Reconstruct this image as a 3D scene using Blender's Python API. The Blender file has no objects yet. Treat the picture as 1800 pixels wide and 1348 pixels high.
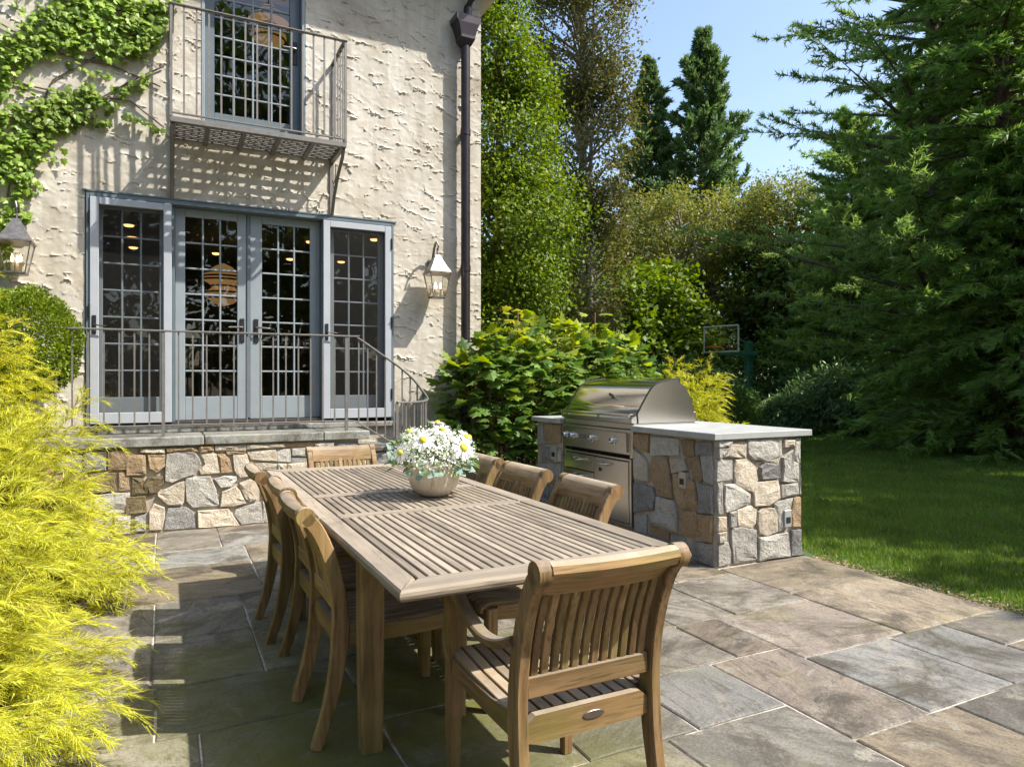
import bpy, bmesh, math, random
import numpy as np
from mathutils import Vector, Matrix

S = bpy.context.scene
R = math.radians
random.seed(7)
rng = np.random.default_rng(11)

# ---------------------------------------------------------------- camera, sky, sun, exposure
cam_d = bpy.data.cameras.new('camera')
cam_d.sensor_width = 36.0
cam_d.lens = 24.3
cam_d.shift_y = -0.0022
cam_d.clip_end = 500
cam = bpy.data.objects.new('camera', cam_d)
S.collection.objects.link(cam)
cam.location = (0, 0, 1.32)
cam.rotation_euler = (R(90), 0, -math.atan(0.5))
S.camera = cam

SUN = Vector((0.66, -0.52, 1.0)).normalized()          # towards the sun
w = bpy.data.worlds.new('World'); S.world = w; w.use_nodes = True
wn = w.node_tree
sky = wn.nodes.new('ShaderNodeTexSky'); sky.sky_type = 'NISHITA'; sky.sun_disc = False
sky.sun_elevation = math.asin(SUN.z)
sky.sun_rotation = math.atan2(SUN.x, SUN.y)
sky.air_density = 1.0; sky.dust_density = 2.0; sky.ozone_density = 0.75
bg = wn.nodes['Background']; bg.inputs['Strength'].default_value = 0.15
wn.links.new(sky.outputs[0], bg.inputs[0])
sl = bpy.data.lights.new('sun', 'SUN'); sl.energy = 4.2; sl.angle = R(0.53); sl.color = (1.0, 0.94, 0.84)
so = bpy.data.objects.new('sun', sl); S.collection.objects.link(so)
so.rotation_euler = (-SUN).to_track_quat('-Z', 'Y').to_euler(); so.location = (6, -4, 12)
S.view_settings.view_transform = 'Standard'; S.view_settings.look = 'None'
S.view_settings.exposure = 1.05; S.view_settings.gamma = 1.0
S.cycles.max_bounces = 7; S.cycles.diffuse_bounces = 4; S.cycles.glossy_bounces = 3; S.cycles.transparent_max_bounces = 12
S.cycles.use_denoising = True
S.cycles.sample_clamp_indirect = 6

# ---------------------------------------------------------------- node helpers
def M(name):
    m = bpy.data.materials.new(name); m.use_nodes = True
    nt = m.node_tree; b = nt.nodes['Principled BSDF']
    return m, nt, b
def nd(nt, typ, ins=None, **props):
    n = nt.nodes.new('ShaderNode' + typ)
    for k, v in props.items(): setattr(n, k, v)
    for k, v in (ins or {}).items():
        if isinstance(v, bpy.types.NodeSocket): nt.links.new(v, n.inputs[k])
        else: n.inputs[k].default_value = v
    return n
def c4(c): return (c[0], c[1], c[2], 1.0)
def ramp(nt, fac, stops, interp='LINEAR'):
    n = nt.nodes.new('ShaderNodeValToRGB'); r = n.color_ramp; r.interpolation = interp
    while len(r.elements) < len(stops): r.elements.new(0.5)
    for e, (p, c) in zip(r.elements, stops):
        e.position = p; e.color = c4(c) if hasattr(c, '__len__') else (c, c, c, 1)
    nt.links.new(fac, n.inputs[0]); return n.outputs[0]
def mix(nt, f, a, b, mode='MIX'):
    n = nt.nodes.new('ShaderNodeMix'); n.data_type = 'RGBA'; n.blend_type = mode; n.clamp_factor = True
    for i, v in ((0, f), (6, a), (7, b)):
        if isinstance(v, bpy.types.NodeSocket): nt.links.new(v, n.inputs[i])
        elif i == 0: n.inputs[0].default_value = v
        else: n.inputs[i].default_value = c4(v)
    return n.outputs[2]
def coords(nt, kind='Object', scale=(1, 1, 1), jitter=True, rot=False):
    t = nd(nt, 'TexCoord').outputs[kind]
    if jitter and kind == 'Object':
        r = nd(nt, 'ObjectInfo').outputs['Random']
        off = nd(nt, 'CombineXYZ', {'X': nd(nt, 'Math', {0: r, 1: 37.0}, operation='MULTIPLY').outputs[0],
                                    'Y': nd(nt, 'Math', {0: r, 1: 91.0}, operation='MULTIPLY').outputs[0],
                                    'Z': nd(nt, 'Math', {0: r, 1: 53.0}, operation='MULTIPLY').outputs[0]}).outputs[0]
        t = nd(nt, 'VectorMath', {0: t, 1: off}, operation='ADD').outputs[0]
    if rot: t = nd(nt, 'VectorRotate', {'Vector': t, 'Angle': nd(nt, 'Math', {0: nd(nt, 'ObjectInfo').outputs['Random'], 1: 40.0}, operation='MULTIPLY').outputs[0]}, rotation_type='Z_AXIS').outputs[0]
    return nd(nt, 'Mapping', {'Vector': t, 'Scale': scale}).outputs[0]
def noise(nt, vec, scale, detail=4, rough=0.55, dist=0.0):
    return nd(nt, 'TexNoise', {'Vector': vec, 'Scale': scale, 'Detail': detail, 'Roughness': rough, 'Distortion': dist}).outputs['Fac']
def bump(nt, b, h, strength=0.4, dist=0.01):
    n = nd(nt, 'Bump', {'Height': h, 'Strength': strength, 'Distance': dist})
    nt.links.new(n.outputs[0], b.inputs['Normal'])
def setc(nt, b, c):
    if isinstance(c, bpy.types.NodeSocket): nt.links.new(c, b.inputs['Base Color'])
    else: b.inputs['Base Color'].default_value = c4(c)

def mat_plain(name, c, rough=0.5, metal=0.0, var=0.12, scale=9.0, bmp=0.0, spec=0.5):
    m, nt, b = M(name); v = coords(nt)
    f = noise(nt, v, scale, 5)
    lo = tuple(x * (1 - var) for x in c); hi = tuple(min(1, x * (1 + var)) for x in c)
    setc(nt, b, ramp(nt, f, [(0.3, lo), (0.7, hi)]))
    b.inputs['Roughness'].default_value = rough; b.inputs['Metallic'].default_value = metal
    b.inputs['Specular IOR Level'].default_value = spec
    if bmp: bump(nt, b, noise(nt, v, scale * 6, 3), bmp, 0.002)
    return m

def mat_stone(name, a, c, speck=0.5, extra=None):
    m, nt, b = M(name); v = coords(nt)
    big = noise(nt, v, 5.0, 5, 0.6, 0.6); mid = noise(nt, v, 22.0, 6, 0.7); fine = noise(nt, v, 130.0, 3, 0.7)
    col = mix(nt, ramp(nt, big, [(0.35, 0), (0.66, 1)]), a, c)
    if extra: col = mix(nt, ramp(nt, noise(nt, v, 8.0, 6, 0.7, 1.5), [(0.54, 0), (0.68, 0.75)]), col, extra)
    col = mix(nt, ramp(nt, mid, [(0.35, 0), (0.7, 0.55)]), col, tuple(x * 1.45 for x in c))
    col = mix(nt, ramp(nt, fine, [(0.36, speck), (0.5, 0)]), col, (0.045, 0.043, 0.04))
    col = mix(nt, ramp(nt, fine, [(0.58, 0), (0.68, speck * 0.8)]), col, (0.62, 0.6, 0.56))
    rnd = nd(nt, 'ObjectInfo').outputs['Random']
    hv = nd(nt, 'HueSaturation', {'Color': col, 'Value': nd(nt, 'MapRange', {'Value': rnd, 'To Min': 0.78, 'To Max': 1.22}).outputs[0]}).outputs[0]
    setc(nt, b, hv); b.inputs['Roughness'].default_value = 0.85; b.inputs['Specular IOR Level'].default_value = 0.25
    h = nd(nt, 'Math', {0: mid, 1: nd(nt, 'Math', {0: fine, 1: 0.35}, operation='MULTIPLY').outputs[0]}, operation='ADD').outputs[0]
    h = nd(nt, 'Math', {0: h, 1: big}, operation='ADD').outputs[0]
    bump(nt, b, h, 1.0, 0.026)
    return m

def mat_paver(name, a, c, d):
    m, nt, b = M(name); v = coords(nt, scale=(1, 1, 1)); vs = coords(nt, scale=(1.0, 2.0, 1), rot=True)
    big = noise(nt, vs, 2.4, 9, 0.68, 1.2); streak = noise(nt, coords(nt, scale=(1.3, 5.0, 1), rot=True), 2.6, 12, 0.76, 1.2); fine = noise(nt, v, 95, 6, 0.8)
    col = mix(nt, ramp(nt, big, [(0.42, 0), (0.56, 1)]), a, c)
    col = mix(nt, ramp(nt, streak, [(0.52, 0), (0.60, 0.85)]), col, d)
    blot = noise(nt, v, 3.6, 12, 0.72, 0.8)
    col = mix(nt, ramp(nt, blot, [(0.57, 0), (0.61, 0.7)]), col, (0.42, 0.385, 0.315))
    dirt = noise(nt, v, 2.0, 12, 0.78, 0.5)
    col = mix(nt, ramp(nt, dirt, [(0.40, 0.9), (0.52, 0)]), col, (0.085, 0.072, 0.054))
    col = mix(nt, ramp(nt, fine, [(0.38, 0.6), (0.5, 0)]), col, (0.07, 0.06, 0.05))
    col = mix(nt, ramp(nt, fine, [(0.56, 0), (0.66, 0.4)]), col, (0.46, 0.43, 0.38))
    # olive tint of the table's shade painted into the paving colour, ragged edged
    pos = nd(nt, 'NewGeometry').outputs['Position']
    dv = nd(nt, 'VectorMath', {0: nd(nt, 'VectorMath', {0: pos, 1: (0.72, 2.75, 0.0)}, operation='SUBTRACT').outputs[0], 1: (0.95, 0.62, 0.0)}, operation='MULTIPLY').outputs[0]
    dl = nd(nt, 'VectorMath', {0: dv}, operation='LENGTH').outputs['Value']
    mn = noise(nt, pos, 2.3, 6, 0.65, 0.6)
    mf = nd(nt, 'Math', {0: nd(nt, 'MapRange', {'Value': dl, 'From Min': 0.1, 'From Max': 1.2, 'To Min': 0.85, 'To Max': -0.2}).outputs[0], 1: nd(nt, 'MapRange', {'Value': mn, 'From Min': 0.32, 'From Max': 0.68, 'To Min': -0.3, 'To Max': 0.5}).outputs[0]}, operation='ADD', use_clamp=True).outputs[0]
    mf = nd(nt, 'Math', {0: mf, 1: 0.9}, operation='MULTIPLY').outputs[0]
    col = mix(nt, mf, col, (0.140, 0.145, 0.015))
    rnd = nd(nt, 'ObjectInfo').outputs['Random']
    col = nd(nt, 'HueSaturation', {'Color': col, 'Saturation': 1.0, 'Value': nd(nt, 'MapRange', {'Value': rnd, 'To Min': 0.60, 'To Max': 0.92}).outputs[0]}).outputs[0]
    setc(nt, b, col); b.inputs['Roughness'].default_value = 0.68; b.inputs['Specular IOR Level'].default_value = 0.35
    cl = noise(nt, coords(nt, scale=(1.0, 2.2, 1), rot=True), 2.2, 5, 0.6, 1.2)
    led = nd(nt, 'Math', {0: nd(nt, 'Math', {0: nd(nt, 'Math', {0: cl, 1: 9.0}, operation='MULTIPLY').outputs[0]}, operation='FLOOR').outputs[0], 1: 0.30}, operation='MULTIPLY').outputs[0]
    h = nd(nt, 'Math', {0: streak, 1: nd(nt, 'Math', {0: fine, 1: 0.35}, operation='MULTIPLY').outputs[0]}, operation='ADD').outputs[0]
    h = nd(nt, 'Math', {0: h, 1: led}, operation='ADD').outputs[0]
    bump(nt, b, h, 0.6, 0.010)
    return m

def mat_wood(name, a, c, axis, dark=(0.07, 0.045, 0.025), green=0.0, silver=0.0):
    sc = [26.0, 26.0, 26.0]; sc['xyz'.index(axis)] = 1.6
    m, nt, b = M(name); v = coords(nt, scale=tuple(sc)); v1 = coords(nt)
    g = noise(nt, v, 1.0, 6, 0.6, 0.35); g2 = noise(nt, v, 4.0, 4, 0.6); big = noise(nt, v1, 5.0, 4)
    col = mix(nt, ramp(nt, g, [(0.38, 0), (0.62, 1)]), a, c)
    col = mix(nt, ramp(nt, g2, [(0.34, 0.85), (0.47, 0)]), col, dark)
    col = mix(nt, ramp(nt, big, [(0.4, 0.0), (0.75, 0.35)]), col, tuple(x * 1.3 for x in c))
    if green:
        col = mix(nt, ramp(nt, noise(nt, v1, 3.0, 5, 0.6), [(0.45, 0), (0.7, green)]), col, (0.16, 0.15, 0.035))
    if silver:                                   # rain-silvered upper faces, patchy
        nz = nd(nt, 'SeparateXYZ', {0: nd(nt, 'NewGeometry').outputs['True Normal']}).outputs[2]
        up = nd(nt, 'MapRange', {'Value': nz, 'From Min': 0.35, 'From Max': 0.9}).outputs[0]
        pt = ramp(nt, noise(nt, v1, 7.0, 6, 0.7), [(0.3, 0.25), (0.62, silver)])
        col = mix(nt, nd(nt, 'Math', {0: up, 1: pt}, operation='MULTIPLY').outputs[0], col, (0.36, 0.315, 0.26))
    col = mix(nt, ramp(nt, noise(nt, v1, 2.2, 6, 0.7, 0.8), [(0.56, 0), (0.72, 0.5)]), col, tuple(x * 0.5 for x in a))
    rnd = nd(nt, 'ObjectInfo').outputs['Random']
    col = nd(nt, 'HueSaturation', {'Color': col, 'Value': nd(nt, 'MapRange', {'Value': rnd, 'To Min': 0.72, 'To Max': 1.25}).outputs[0]}).outputs[0]
    setc(nt, b, col); b.inputs['Roughness'].default_value = 0.72; b.inputs['Specular IOR Level'].default_value = 0.3
    bump(nt, b, nd(nt, 'Math', {0: g, 1: g2}, operation='ADD').outputs[0], 0.35, 0.0025)
    return m

def mat_leaf(name, cols, trans=0.35, rough=0.5, spec=0.3, tcol=None):
    """cols: list of colours spread over the leaves at random"""
    m, nt, b = M(name)
    r = nd(nt, 'Math', {0: nd(nt, 'Math', {0: nd(nt, 'NewGeometry').outputs['Random Per Island'], 1: nd(nt, 'ObjectInfo').outputs['Random']}, operation='ADD').outputs[0]}, operation='FRACT').outputs[0]
    n = len(cols)
    col = ramp(nt, r, [(i / max(1, n - 1), c) for i, c in enumerate(cols)])
    r2 = noise(nt, nd(nt, 'NewGeometry').outputs['Position'], 1.3, 3)
    col = nd(nt, 'HueSaturation', {'Color': col, 'Value': nd(nt, 'MapRange', {'Value': r2, 'From Min': 0.3, 'From Max': 0.7, 'To Min': 0.75, 'To Max': 1.25}).outputs[0]}).outputs[0]
    setc(nt, b, col); b.inputs['Roughness'].default_value = rough; b.inputs['Specular IOR Level'].default_value = spec
    tr = nt.nodes.new('ShaderNodeBsdfTranslucent')
    tc = nd(nt, 'HueSaturation', {'Color': col, 'Saturation': 1.15, 'Value': 1.5, 'Hue': 0.49}).outputs[0]
    nt.links.new(tc, tr.inputs['Color'])
    ms = nt.nodes.new('ShaderNodeMixShader'); ms.inputs[0].default_value = trans
    nt.links.new(b.outputs[0], ms.inputs[1]); nt.links.new(tr.outputs[0], ms.inputs[2])
    nt.links.new(ms.outputs[0], nt.nodes['Material Output'].inputs['Surface'])
    return m

def mat_glass(name, tint=(0.86, 0.9, 0.9), ior=1.5, extra=0.0):
    m, nt, b = M(name)
    fr = nd(nt, 'Fresnel', {'IOR': ior}).outputs[0]
    f = nd(nt, 'Math', {0: fr, 1: extra}, operation='ADD', use_clamp=True).outputs[0]
    t = nt.nodes.new('ShaderNodeBsdfTransparent'); t.inputs[0].default_value = c4(tint)
    v = coords(nt, jitter=True)
    g = nd(nt, 'BsdfGlossy', {'Roughness': 0.012})
    bn = nd(nt, 'Bump', {'Height': noise(nt, v, 3.0, 1), 'Strength': 0.12, 'Distance': 0.02})
    nt.links.new(bn.outputs[0], g.inputs['Normal'])
    ms = nt.nodes.new('ShaderNodeMixShader'); nt.links.new(f, ms.inputs[0])
    nt.links.new(t.outputs[0], ms.inputs[1]); nt.links.new(g.outputs[0], ms.inputs[2])
    nt.links.new(ms.outputs[0], nt.nodes['Material Output'].inputs['Surface'])
    return m
def mat_screen(name, c, opacity):
    m, nt, b = M(name); setc(nt, b, c); b.inputs['Roughness'].default_value = 0.7
    t = nt.nodes.new('ShaderNodeBsdfTransparent')
    ms = nt.nodes.new('ShaderNodeMixShader'); ms.inputs[0].default_value = opacity
    nt.links.new(t.outputs[0], ms.inputs[1]); nt.links.new(b.outputs[0], ms.inputs[2])
    nt.links.new(ms.outputs[0], nt.nodes['Material Output'].inputs['Surface'])
    return m
def mat_emit(name, c, s):
    m, nt, b = M(name); setc(nt, b, c)
    b.inputs['Emission Color'].default_value = c4(c); b.inputs['Emission Strength'].default_value = s
    return m
def mat_steel(name, base=(0.62, 0.60, 0.57), rough=0.24, axis='y', br=0.06):
    sc = [60.0, 60.0, 60.0]; sc['xyz'.index(axis)] = 0.8
    m, nt, b = M(name); v = coords(nt, scale=tuple(sc))
    g = noise(nt, v, 3.0, 4)
    setc(nt, b, ramp(nt, g, [(0.3, tuple(x * 0.965 for x in base)), (0.7, base)]))
    b.inputs['Metallic'].default_value = 1.0
    nt.links.new(nd(nt, 'MapRange', {'Value': g, 'From Min': 0.3, 'From Max': 0.7, 'To Min': rough - br, 'To Max': rough + br}).outputs[0], b.inputs['Roughness'])
    bump(nt, b, noise(nt, coords(nt), 2.0, 2), 0.06, 0.02)
    return m

MT = {}
MT['stucco'] = None
def mat_stucco():
    m, nt, b = M('stucco'); v = nd(nt, 'NewGeometry').outputs['Position']
    big = noise(nt, v, 1.1, 6, 0.65, 0.6); mid = noise(nt, v, 6.0, 6, 0.65, 0.4); fine = noise(nt, v, 70, 4, 0.7)
    col = ramp(nt, big, [(0.32, (0.33, 0.29, 0.23)), (0.45, (0.48, 0.445, 0.38)), (0.68, (0.60, 0.575, 0.52))])
    col = mix(nt, ramp(nt, mid, [(0.35, 0.45), (0.55, 0)]), col, (0.40, 0.345, 0.265))
    vs = nd(nt, 'Mapping', {'Vector': v, 'Scale': (2.2, 1, 0.25)}).outputs[0]
    col = mix(nt, ramp(nt, noise(nt, vs, 2.4, 6, 0.6, 0.4), [(0.50, 0), (0.68, 0.6)]), col, (0.33, 0.295, 0.235))
    setc(nt, b, col); b.inputs['Roughness'].default_value = 0.9; b.inputs['Specular IOR Level'].default_value = 0.2
    bump(nt, b, nd(nt, 'Math', {0: mid, 1: nd(nt, 'Math', {0: fine, 1: 0.3}, operation='MULTIPLY').outputs[0]}, operation='ADD').outputs[0], 0.4, 0.012)
    return m
MT['stucco'] = mat_stucco()
MT['g'] = mat_stone('granite_grey', (0.33, 0.315, 0.285), (0.46, 0.44, 0.40), 0.5, (0.48, 0.41, 0.31))
MT['d'] = mat_stone('granite_dark', (0.19, 0.185, 0.18), (0.30, 0.295, 0.285), 0.6)
MT['t'] = mat_stone('fieldstone_tan', (0.47, 0.39, 0.285), (0.55, 0.495, 0.41), 0.4, (0.44, 0.29, 0.16))
MT['o'] = mat_stone('fieldstone_ochre', (0.27, 0.175, 0.09), (0.37, 0.275, 0.17), 0.5, (0.27, 0.15, 0.08))
MT['m'] = mat_stone('fieldstone_mossy', (0.12, 0.09, 0.05), (0.22, 0.17, 0.09), 0.4, (0.12, 0.12, 0.03))
MT['mortar'] = mat_plain('mortar', (0.40, 0.345, 0.28), 0.95, 0, 0.35, 9, 0.6, 0.2)
def mat_joint():
    m, nt, b = M('paving_joint'); v = nd(nt, 'NewGeometry').outputs['Position']
    f = noise(nt, v, 1.6, 6, 0.7, 0.5); g = noise(nt, v, 30, 4, 0.7)
    col = mix(nt, ramp(nt, f, [(0.42, 0), (0.52, 1)]), (0.11, 0.095, 0.07), (0.52, 0.47, 0.40))
    col = mix(nt, ramp(nt, g, [(0.36, 0.6), (0.5, 0)]), col, (0.16, 0.135, 0.105))
    setc(nt, b, col); b.inputs['Roughness'].default_value = 0.95; bump(nt, b, g, 0.7, 0.006); return m
MT['joint'] = mat_joint()
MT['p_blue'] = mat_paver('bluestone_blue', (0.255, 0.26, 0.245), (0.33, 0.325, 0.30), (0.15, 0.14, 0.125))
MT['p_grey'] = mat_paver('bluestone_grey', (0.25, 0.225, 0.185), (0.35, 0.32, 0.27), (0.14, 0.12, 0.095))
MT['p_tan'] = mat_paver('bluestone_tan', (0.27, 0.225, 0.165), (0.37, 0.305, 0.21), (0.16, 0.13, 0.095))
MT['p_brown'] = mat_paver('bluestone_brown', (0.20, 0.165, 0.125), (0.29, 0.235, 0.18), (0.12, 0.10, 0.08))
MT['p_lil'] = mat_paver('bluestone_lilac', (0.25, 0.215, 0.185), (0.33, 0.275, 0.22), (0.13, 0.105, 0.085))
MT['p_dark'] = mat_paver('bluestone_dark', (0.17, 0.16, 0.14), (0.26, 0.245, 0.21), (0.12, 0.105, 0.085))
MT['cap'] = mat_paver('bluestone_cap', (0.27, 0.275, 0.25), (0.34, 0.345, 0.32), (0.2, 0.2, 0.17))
MT['counter'] = mat_plain('bluestone_counter', (0.34, 0.35, 0.34), 0.6, 0, 0.14, 7, 0.4, 0.35)
for ax in 'xyz':
    MT['w' + ax] = mat_wood('teak_' + ax, (0.135, 0.076, 0.028), (0.27, 0.168, 0.076), ax, green=0.5, silver=0.75)
    MT['g' + ax] = mat_wood('teak_grey_' + ax, (0.125, 0.10, 0.072), (0.27, 0.225, 0.168), ax, dark=(0.075, 0.055, 0.04), silver=0.35)
MT['iron'] = mat_plain('grey_iron', (0.165, 0.155, 0.145), 0.5, 0.25, 0.15, 20, 0.2)
MT['frame'] = mat_plain('blue_grey_paint', (0.235, 0.27, 0.295), 0.45, 0, 0.06, 6)
MT['frame_d'] = mat_plain('slate_paint', (0.11, 0.145, 0.165), 0.45, 0, 0.08, 6)
MT['frame_w'] = mat_plain('pale_grey_paint', (0.36, 0.385, 0.42), 0.45, 0, 0.05, 6)
MT['black'] = mat_plain('black_metal', (0.03, 0.03, 0.032), 0.45, 0.5)
MT['lead'] = mat_plain('aged_lead_metal', (0.20, 0.185, 0.17), 0.38, 0.75, 0.3, 30)
MT['spout'] = mat_plain('brown_purple_copper', (0.035, 0.027, 0.031), 0.35, 0.4, 0.25, 8)
MT['glass'] = mat_glass('door_glass', (0.80, 0.82, 0.80), 1.6, 0.05)
MT['lglass'] = mat_glass('lantern_glass', (0.93, 0.94, 0.93), 1.45)
MT['screen'] = mat_screen('insect_screen', (0.012, 0.011, 0.010), 0.28)
MT['room'] = mat_plain('brown_room_paint', (0.26, 0.19, 0.13), 0.8)
MT['roomfloor'] = mat_plain('room_floor', (0.10, 0.07, 0.045), 0.5)
MT['roomceil'] = mat_plain('room_ceiling', (0.30, 0.25, 0.19), 0.8)
MT['white_metal'] = mat_plain('white_metal', (0.62, 0.64, 0.65), 0.4, 0.2)
MT['steel'] = mat_steel('brushed_steel', (0.58, 0.56, 0.53), 0.22, 'y', 0.03)
MT['steel_hood'] = mat_steel('polished_steel', (0.66, 0.645, 0.62), 0.13, 'y', 0.04)
MT['chrome'] = mat_steel('chrome', (0.75, 0.74, 0.72), 0.09, 'x', 0.02)
MT['dark'] = mat_plain('dark_gap', (0.015, 0.015, 0.015), 0.6)
MT['bark'] = mat_plain('bark', (0.13, 0.105, 0.08), 0.95, 0, 0.4, 12, 0.8, 0.1)
MT['bark_l'] = mat_plain('pale_bark', (0.27, 0.235, 0.20), 0.9, 0, 0.3, 12, 0.6, 0.1)
MT['bark_r'] = mat_plain('red_brown_bark', (0.11, 0.075, 0.055), 0.95, 0, 0.35, 12, 0.8, 0.1)

# ---------------------------------------------------------------- mesh builder
C = S.collection
OFF = {}
class MB:
    def __init__(s): s.v = []; s.f = []
    def add(s, vs, fs):
        o = len(s.v); s.v += [tuple(p) for p in vs]; s.f += [tuple(i + o for i in f) for f in fs]; return s
    def box(s, x0, x1, y0, y1, z0, z1, ch=0.0):
        lo = (x0, y0, z0); hi = (x1, y1, z1)
        if ch <= 0:
            vs = [(x, y, z) for x in (x0, x1) for y in (y0, y1) for z in (z0, z1)]
            return s.add(vs, [(0, 1, 3, 2), (4, 6, 7, 5), (0, 4, 5, 1), (2, 3, 7, 6), (0, 2, 6, 4), (1, 5, 7, 3)])
        ch = min(ch, 0.45 * min(hi[i] - lo[i] for i in range(3)))
        vs = []; idx = {}
        for i in (0, 1):
            for j in (0, 1):
                for k in (0, 1):
                    c = (i, j, k)
                    for a in range(3):
                        p = [(hi[q] if c[q] else lo[q]) + (0 if q == a else (-ch if c[q] else ch)) for q in range(3)]
                        idx[(c, a)] = len(vs); vs.append(p)
        fs = []
        for a in range(3):
            b_, c_ = [q for q in range(3) if q != a]
            for sd in (0, 1):
                q = []
                for (u, v) in ((0, 0), (1, 0), (1, 1), (0, 1)):
                    c = [0, 0, 0]; c[a] = sd; c[b_] = u; c[c_] = v; q.append(idx[(tuple(c), a)])
                fs.append(q)
            for u in (0, 1):
                for v in (0, 1):
                    c0 = [0, 0, 0]; c0[b_] = u; c0[c_] = v; c1 = list(c0); c1[a] = 1
                    fs.append([idx[(tuple(c0), b_)], idx[(tuple(c1), b_)], idx[(tuple(c1), c_)], idx[(tuple(c0), c_)]])
        for i in (0, 1):
            for j in (0, 1):
                for k in (0, 1): fs.append([idx[((i, j, k), a)] for a in range(3)])
        return s.add(vs, fs)
    def sweep(s, path, w_, d_, side, ch=0.22, n8=True, sub=0):
        if sub:                                   # Catmull-Rom refinement of path and sizes
            def cr(L):
                L = [np.atleast_1d(np.array(q, float)) for q in L]; out = []
                for i in range(len(L) - 1):
                    a, b, c, d = L[max(i - 1, 0)], L[i], L[i + 1], L[min(i + 2, len(L) - 1)]
                    for k in range(sub):
                        t = k / sub; out.append(0.5 * (2 * b + (c - a) * t + (2 * a - 5 * b + 4 * c - d) * t * t + (3 * b - a - 3 * c + d) * t ** 3))
                return out + [L[-1]]
            if hasattr(d_, '__len__'): d_ = [float(q[0]) for q in cr(d_)]
            if hasattr(w_, '__len__'): w_ = [float(q[0]) for q in cr(w_)]
            path = [tuple(q) for q in cr(path)]
        """rounded rectangular bar along path; w_ along side, d_ across"""
        P = [Vector(p) for p in path]; n = len(P); side = Vector(side).normalized(); rings = []
        for i, p in enumerate(P):
            t = (P[min(i + 1, n - 1)] - P[max(i - 1, 0)]).normalized()
            sd = (side - t * side.dot(t)).normalized(); u = t.cross(sd)
            ww = (w_[i] if hasattr(w_, '__len__') else w_) / 2; dd = (d_[i] if hasattr(d_, '__len__') else d_) / 2
            c = ch * min(ww, dd) * 2
            q = [(-ww + c, -dd), (ww - c, -dd), (ww, -dd + c), (ww, dd - c), (ww - c, dd), (-ww + c, dd), (-ww, dd - c), (-ww, -dd + c)] if n8 else [(-ww, -dd), (ww, -dd), (ww, dd), (-ww, dd)]
            rings.append([p + sd * a + u * b for a, b in q])
        return s.rings(rings)
    def rings(s, rings, cap=True, closed=True):
        k = len(rings[0]); vs = [p for r in rings for p in r]; fs = []
        for i in range(len(rings) - 1):
            for j in range(k if closed else k - 1):
                a = i * k + j; b = i * k + (j + 1) % k; fs.append((a, b, b + k, a + k))
        if cap: fs.append(tuple(range(k))); fs.append(tuple((len(rings) - 1) * k + j for j in range(k)))
        return s.add(vs, fs)
    def tube(s, path, r, n=8, cap=True):
        P = [Vector(p) for p in path]; m = len(P); rings = []
        for i, p in enumerate(P):
            t = (P[min(i + 1, m - 1)] - P[max(i - 1, 0)])
            t = t.normalized() if t.length > 1e-9 else Vector((0, 0, 1))
            a = Vector((0, 0, 1)) if abs(t.z) < 0.9 else Vector((1, 0, 0))
            u = t.cross(a).normalized(); v = t.cross(u)
            rr = r[i] if hasattr(r, '__len__') else r
            rings.append([p + u * math.cos(2 * math.pi * j / n) * rr + v * math.sin(2 * math.pi * j / n) * rr for j in range(n)])
        return s.rings(rings, cap)
    def lathe(s, prof, n=24, c=(0, 0, 0), cap=True):
        c = Vector(c)
        return s.rings([[c + Vector((r * math.cos(2 * math.pi * j / n), r * math.sin(2 * math.pi * j / n), z)) for j in range(n)] for r, z in prof], cap)
    def prism(s, poly, axis, a, b):
        """poly of 2-D points in the plane normal to axis (x:(y,z) y:(x,z) z:(x,y))"""
        def P(p, t): return {'x': (t, p[0], p[1]), 'y': (p[0], t, p[1]), 'z': (p[0], p[1], t)}[axis]
        return s.rings([[P(p, a) for p in poly], [P(p, b) for p in poly]])
    def sphere(s, c, r, n=10, m=7, sq=1.0):
        prof = [(max(1e-4, r * math.sin(math.pi * i / m)), -r * sq * math.cos(math.pi * i / m)) for i in range(m + 1)]
        return s.lathe(prof, n, c)
    def obj(s, name, mat, parent=None, smooth=False, origin=None, fix=True):
        vs = np.array([tuple(v) for v in s.v], dtype=float)
        o = Vector(origin) if origin is not None else Vector(((vs.min(0) + vs.max(0)) / 2).tolist())
        me = bpy.data.meshes.new(name)
        me.from_pydata((vs - np.array(o)).tolist(), [], s.f)
        if fix:
            bm = bmesh.new(); bm.from_mesh(me); bmesh.ops.recalc_face_normals(bm, faces=bm.faces); bm.to_mesh(me); bm.free()
        me.update()
        if smooth:
            me.shade_smooth(); me.set_sharp_from_angle(angle=R(42))
        me.materials.append(MT[mat] if isinstance(mat, str) else mat)
        return link(me, name, o, parent)
def link(me, name, o, parent=None):
    ob = bpy.data.objects.new(name, me); C.objects.link(ob)
    if parent is not None:
        ob.parent = parent; ob.location = Vector(o) - OFF[parent]
    else: ob.location = o
    OFF[ob] = Vector(o); return ob
def empty(name, loc, label=None, cat=None, group=None):
    e = bpy.data.objects.new(name, None); C.objects.link(e); e.location = loc; OFF[e] = Vector(loc); e.empty_display_size = 0.1
    if label: tag(e, label, cat, group)
    return e
def tag(o, label, cat, group=None):
    o['label'] = label; o['category'] = cat
    if group: o['group'] = group
    return o
def kind(o, k): o['kind'] = k; return o
def copy_tree(o, parent=None):
    c = o.copy(); C.objects.link(c)
    c.parent = parent
    for ch in list(o.children): copy_tree(ch, c)
    return c

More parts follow.
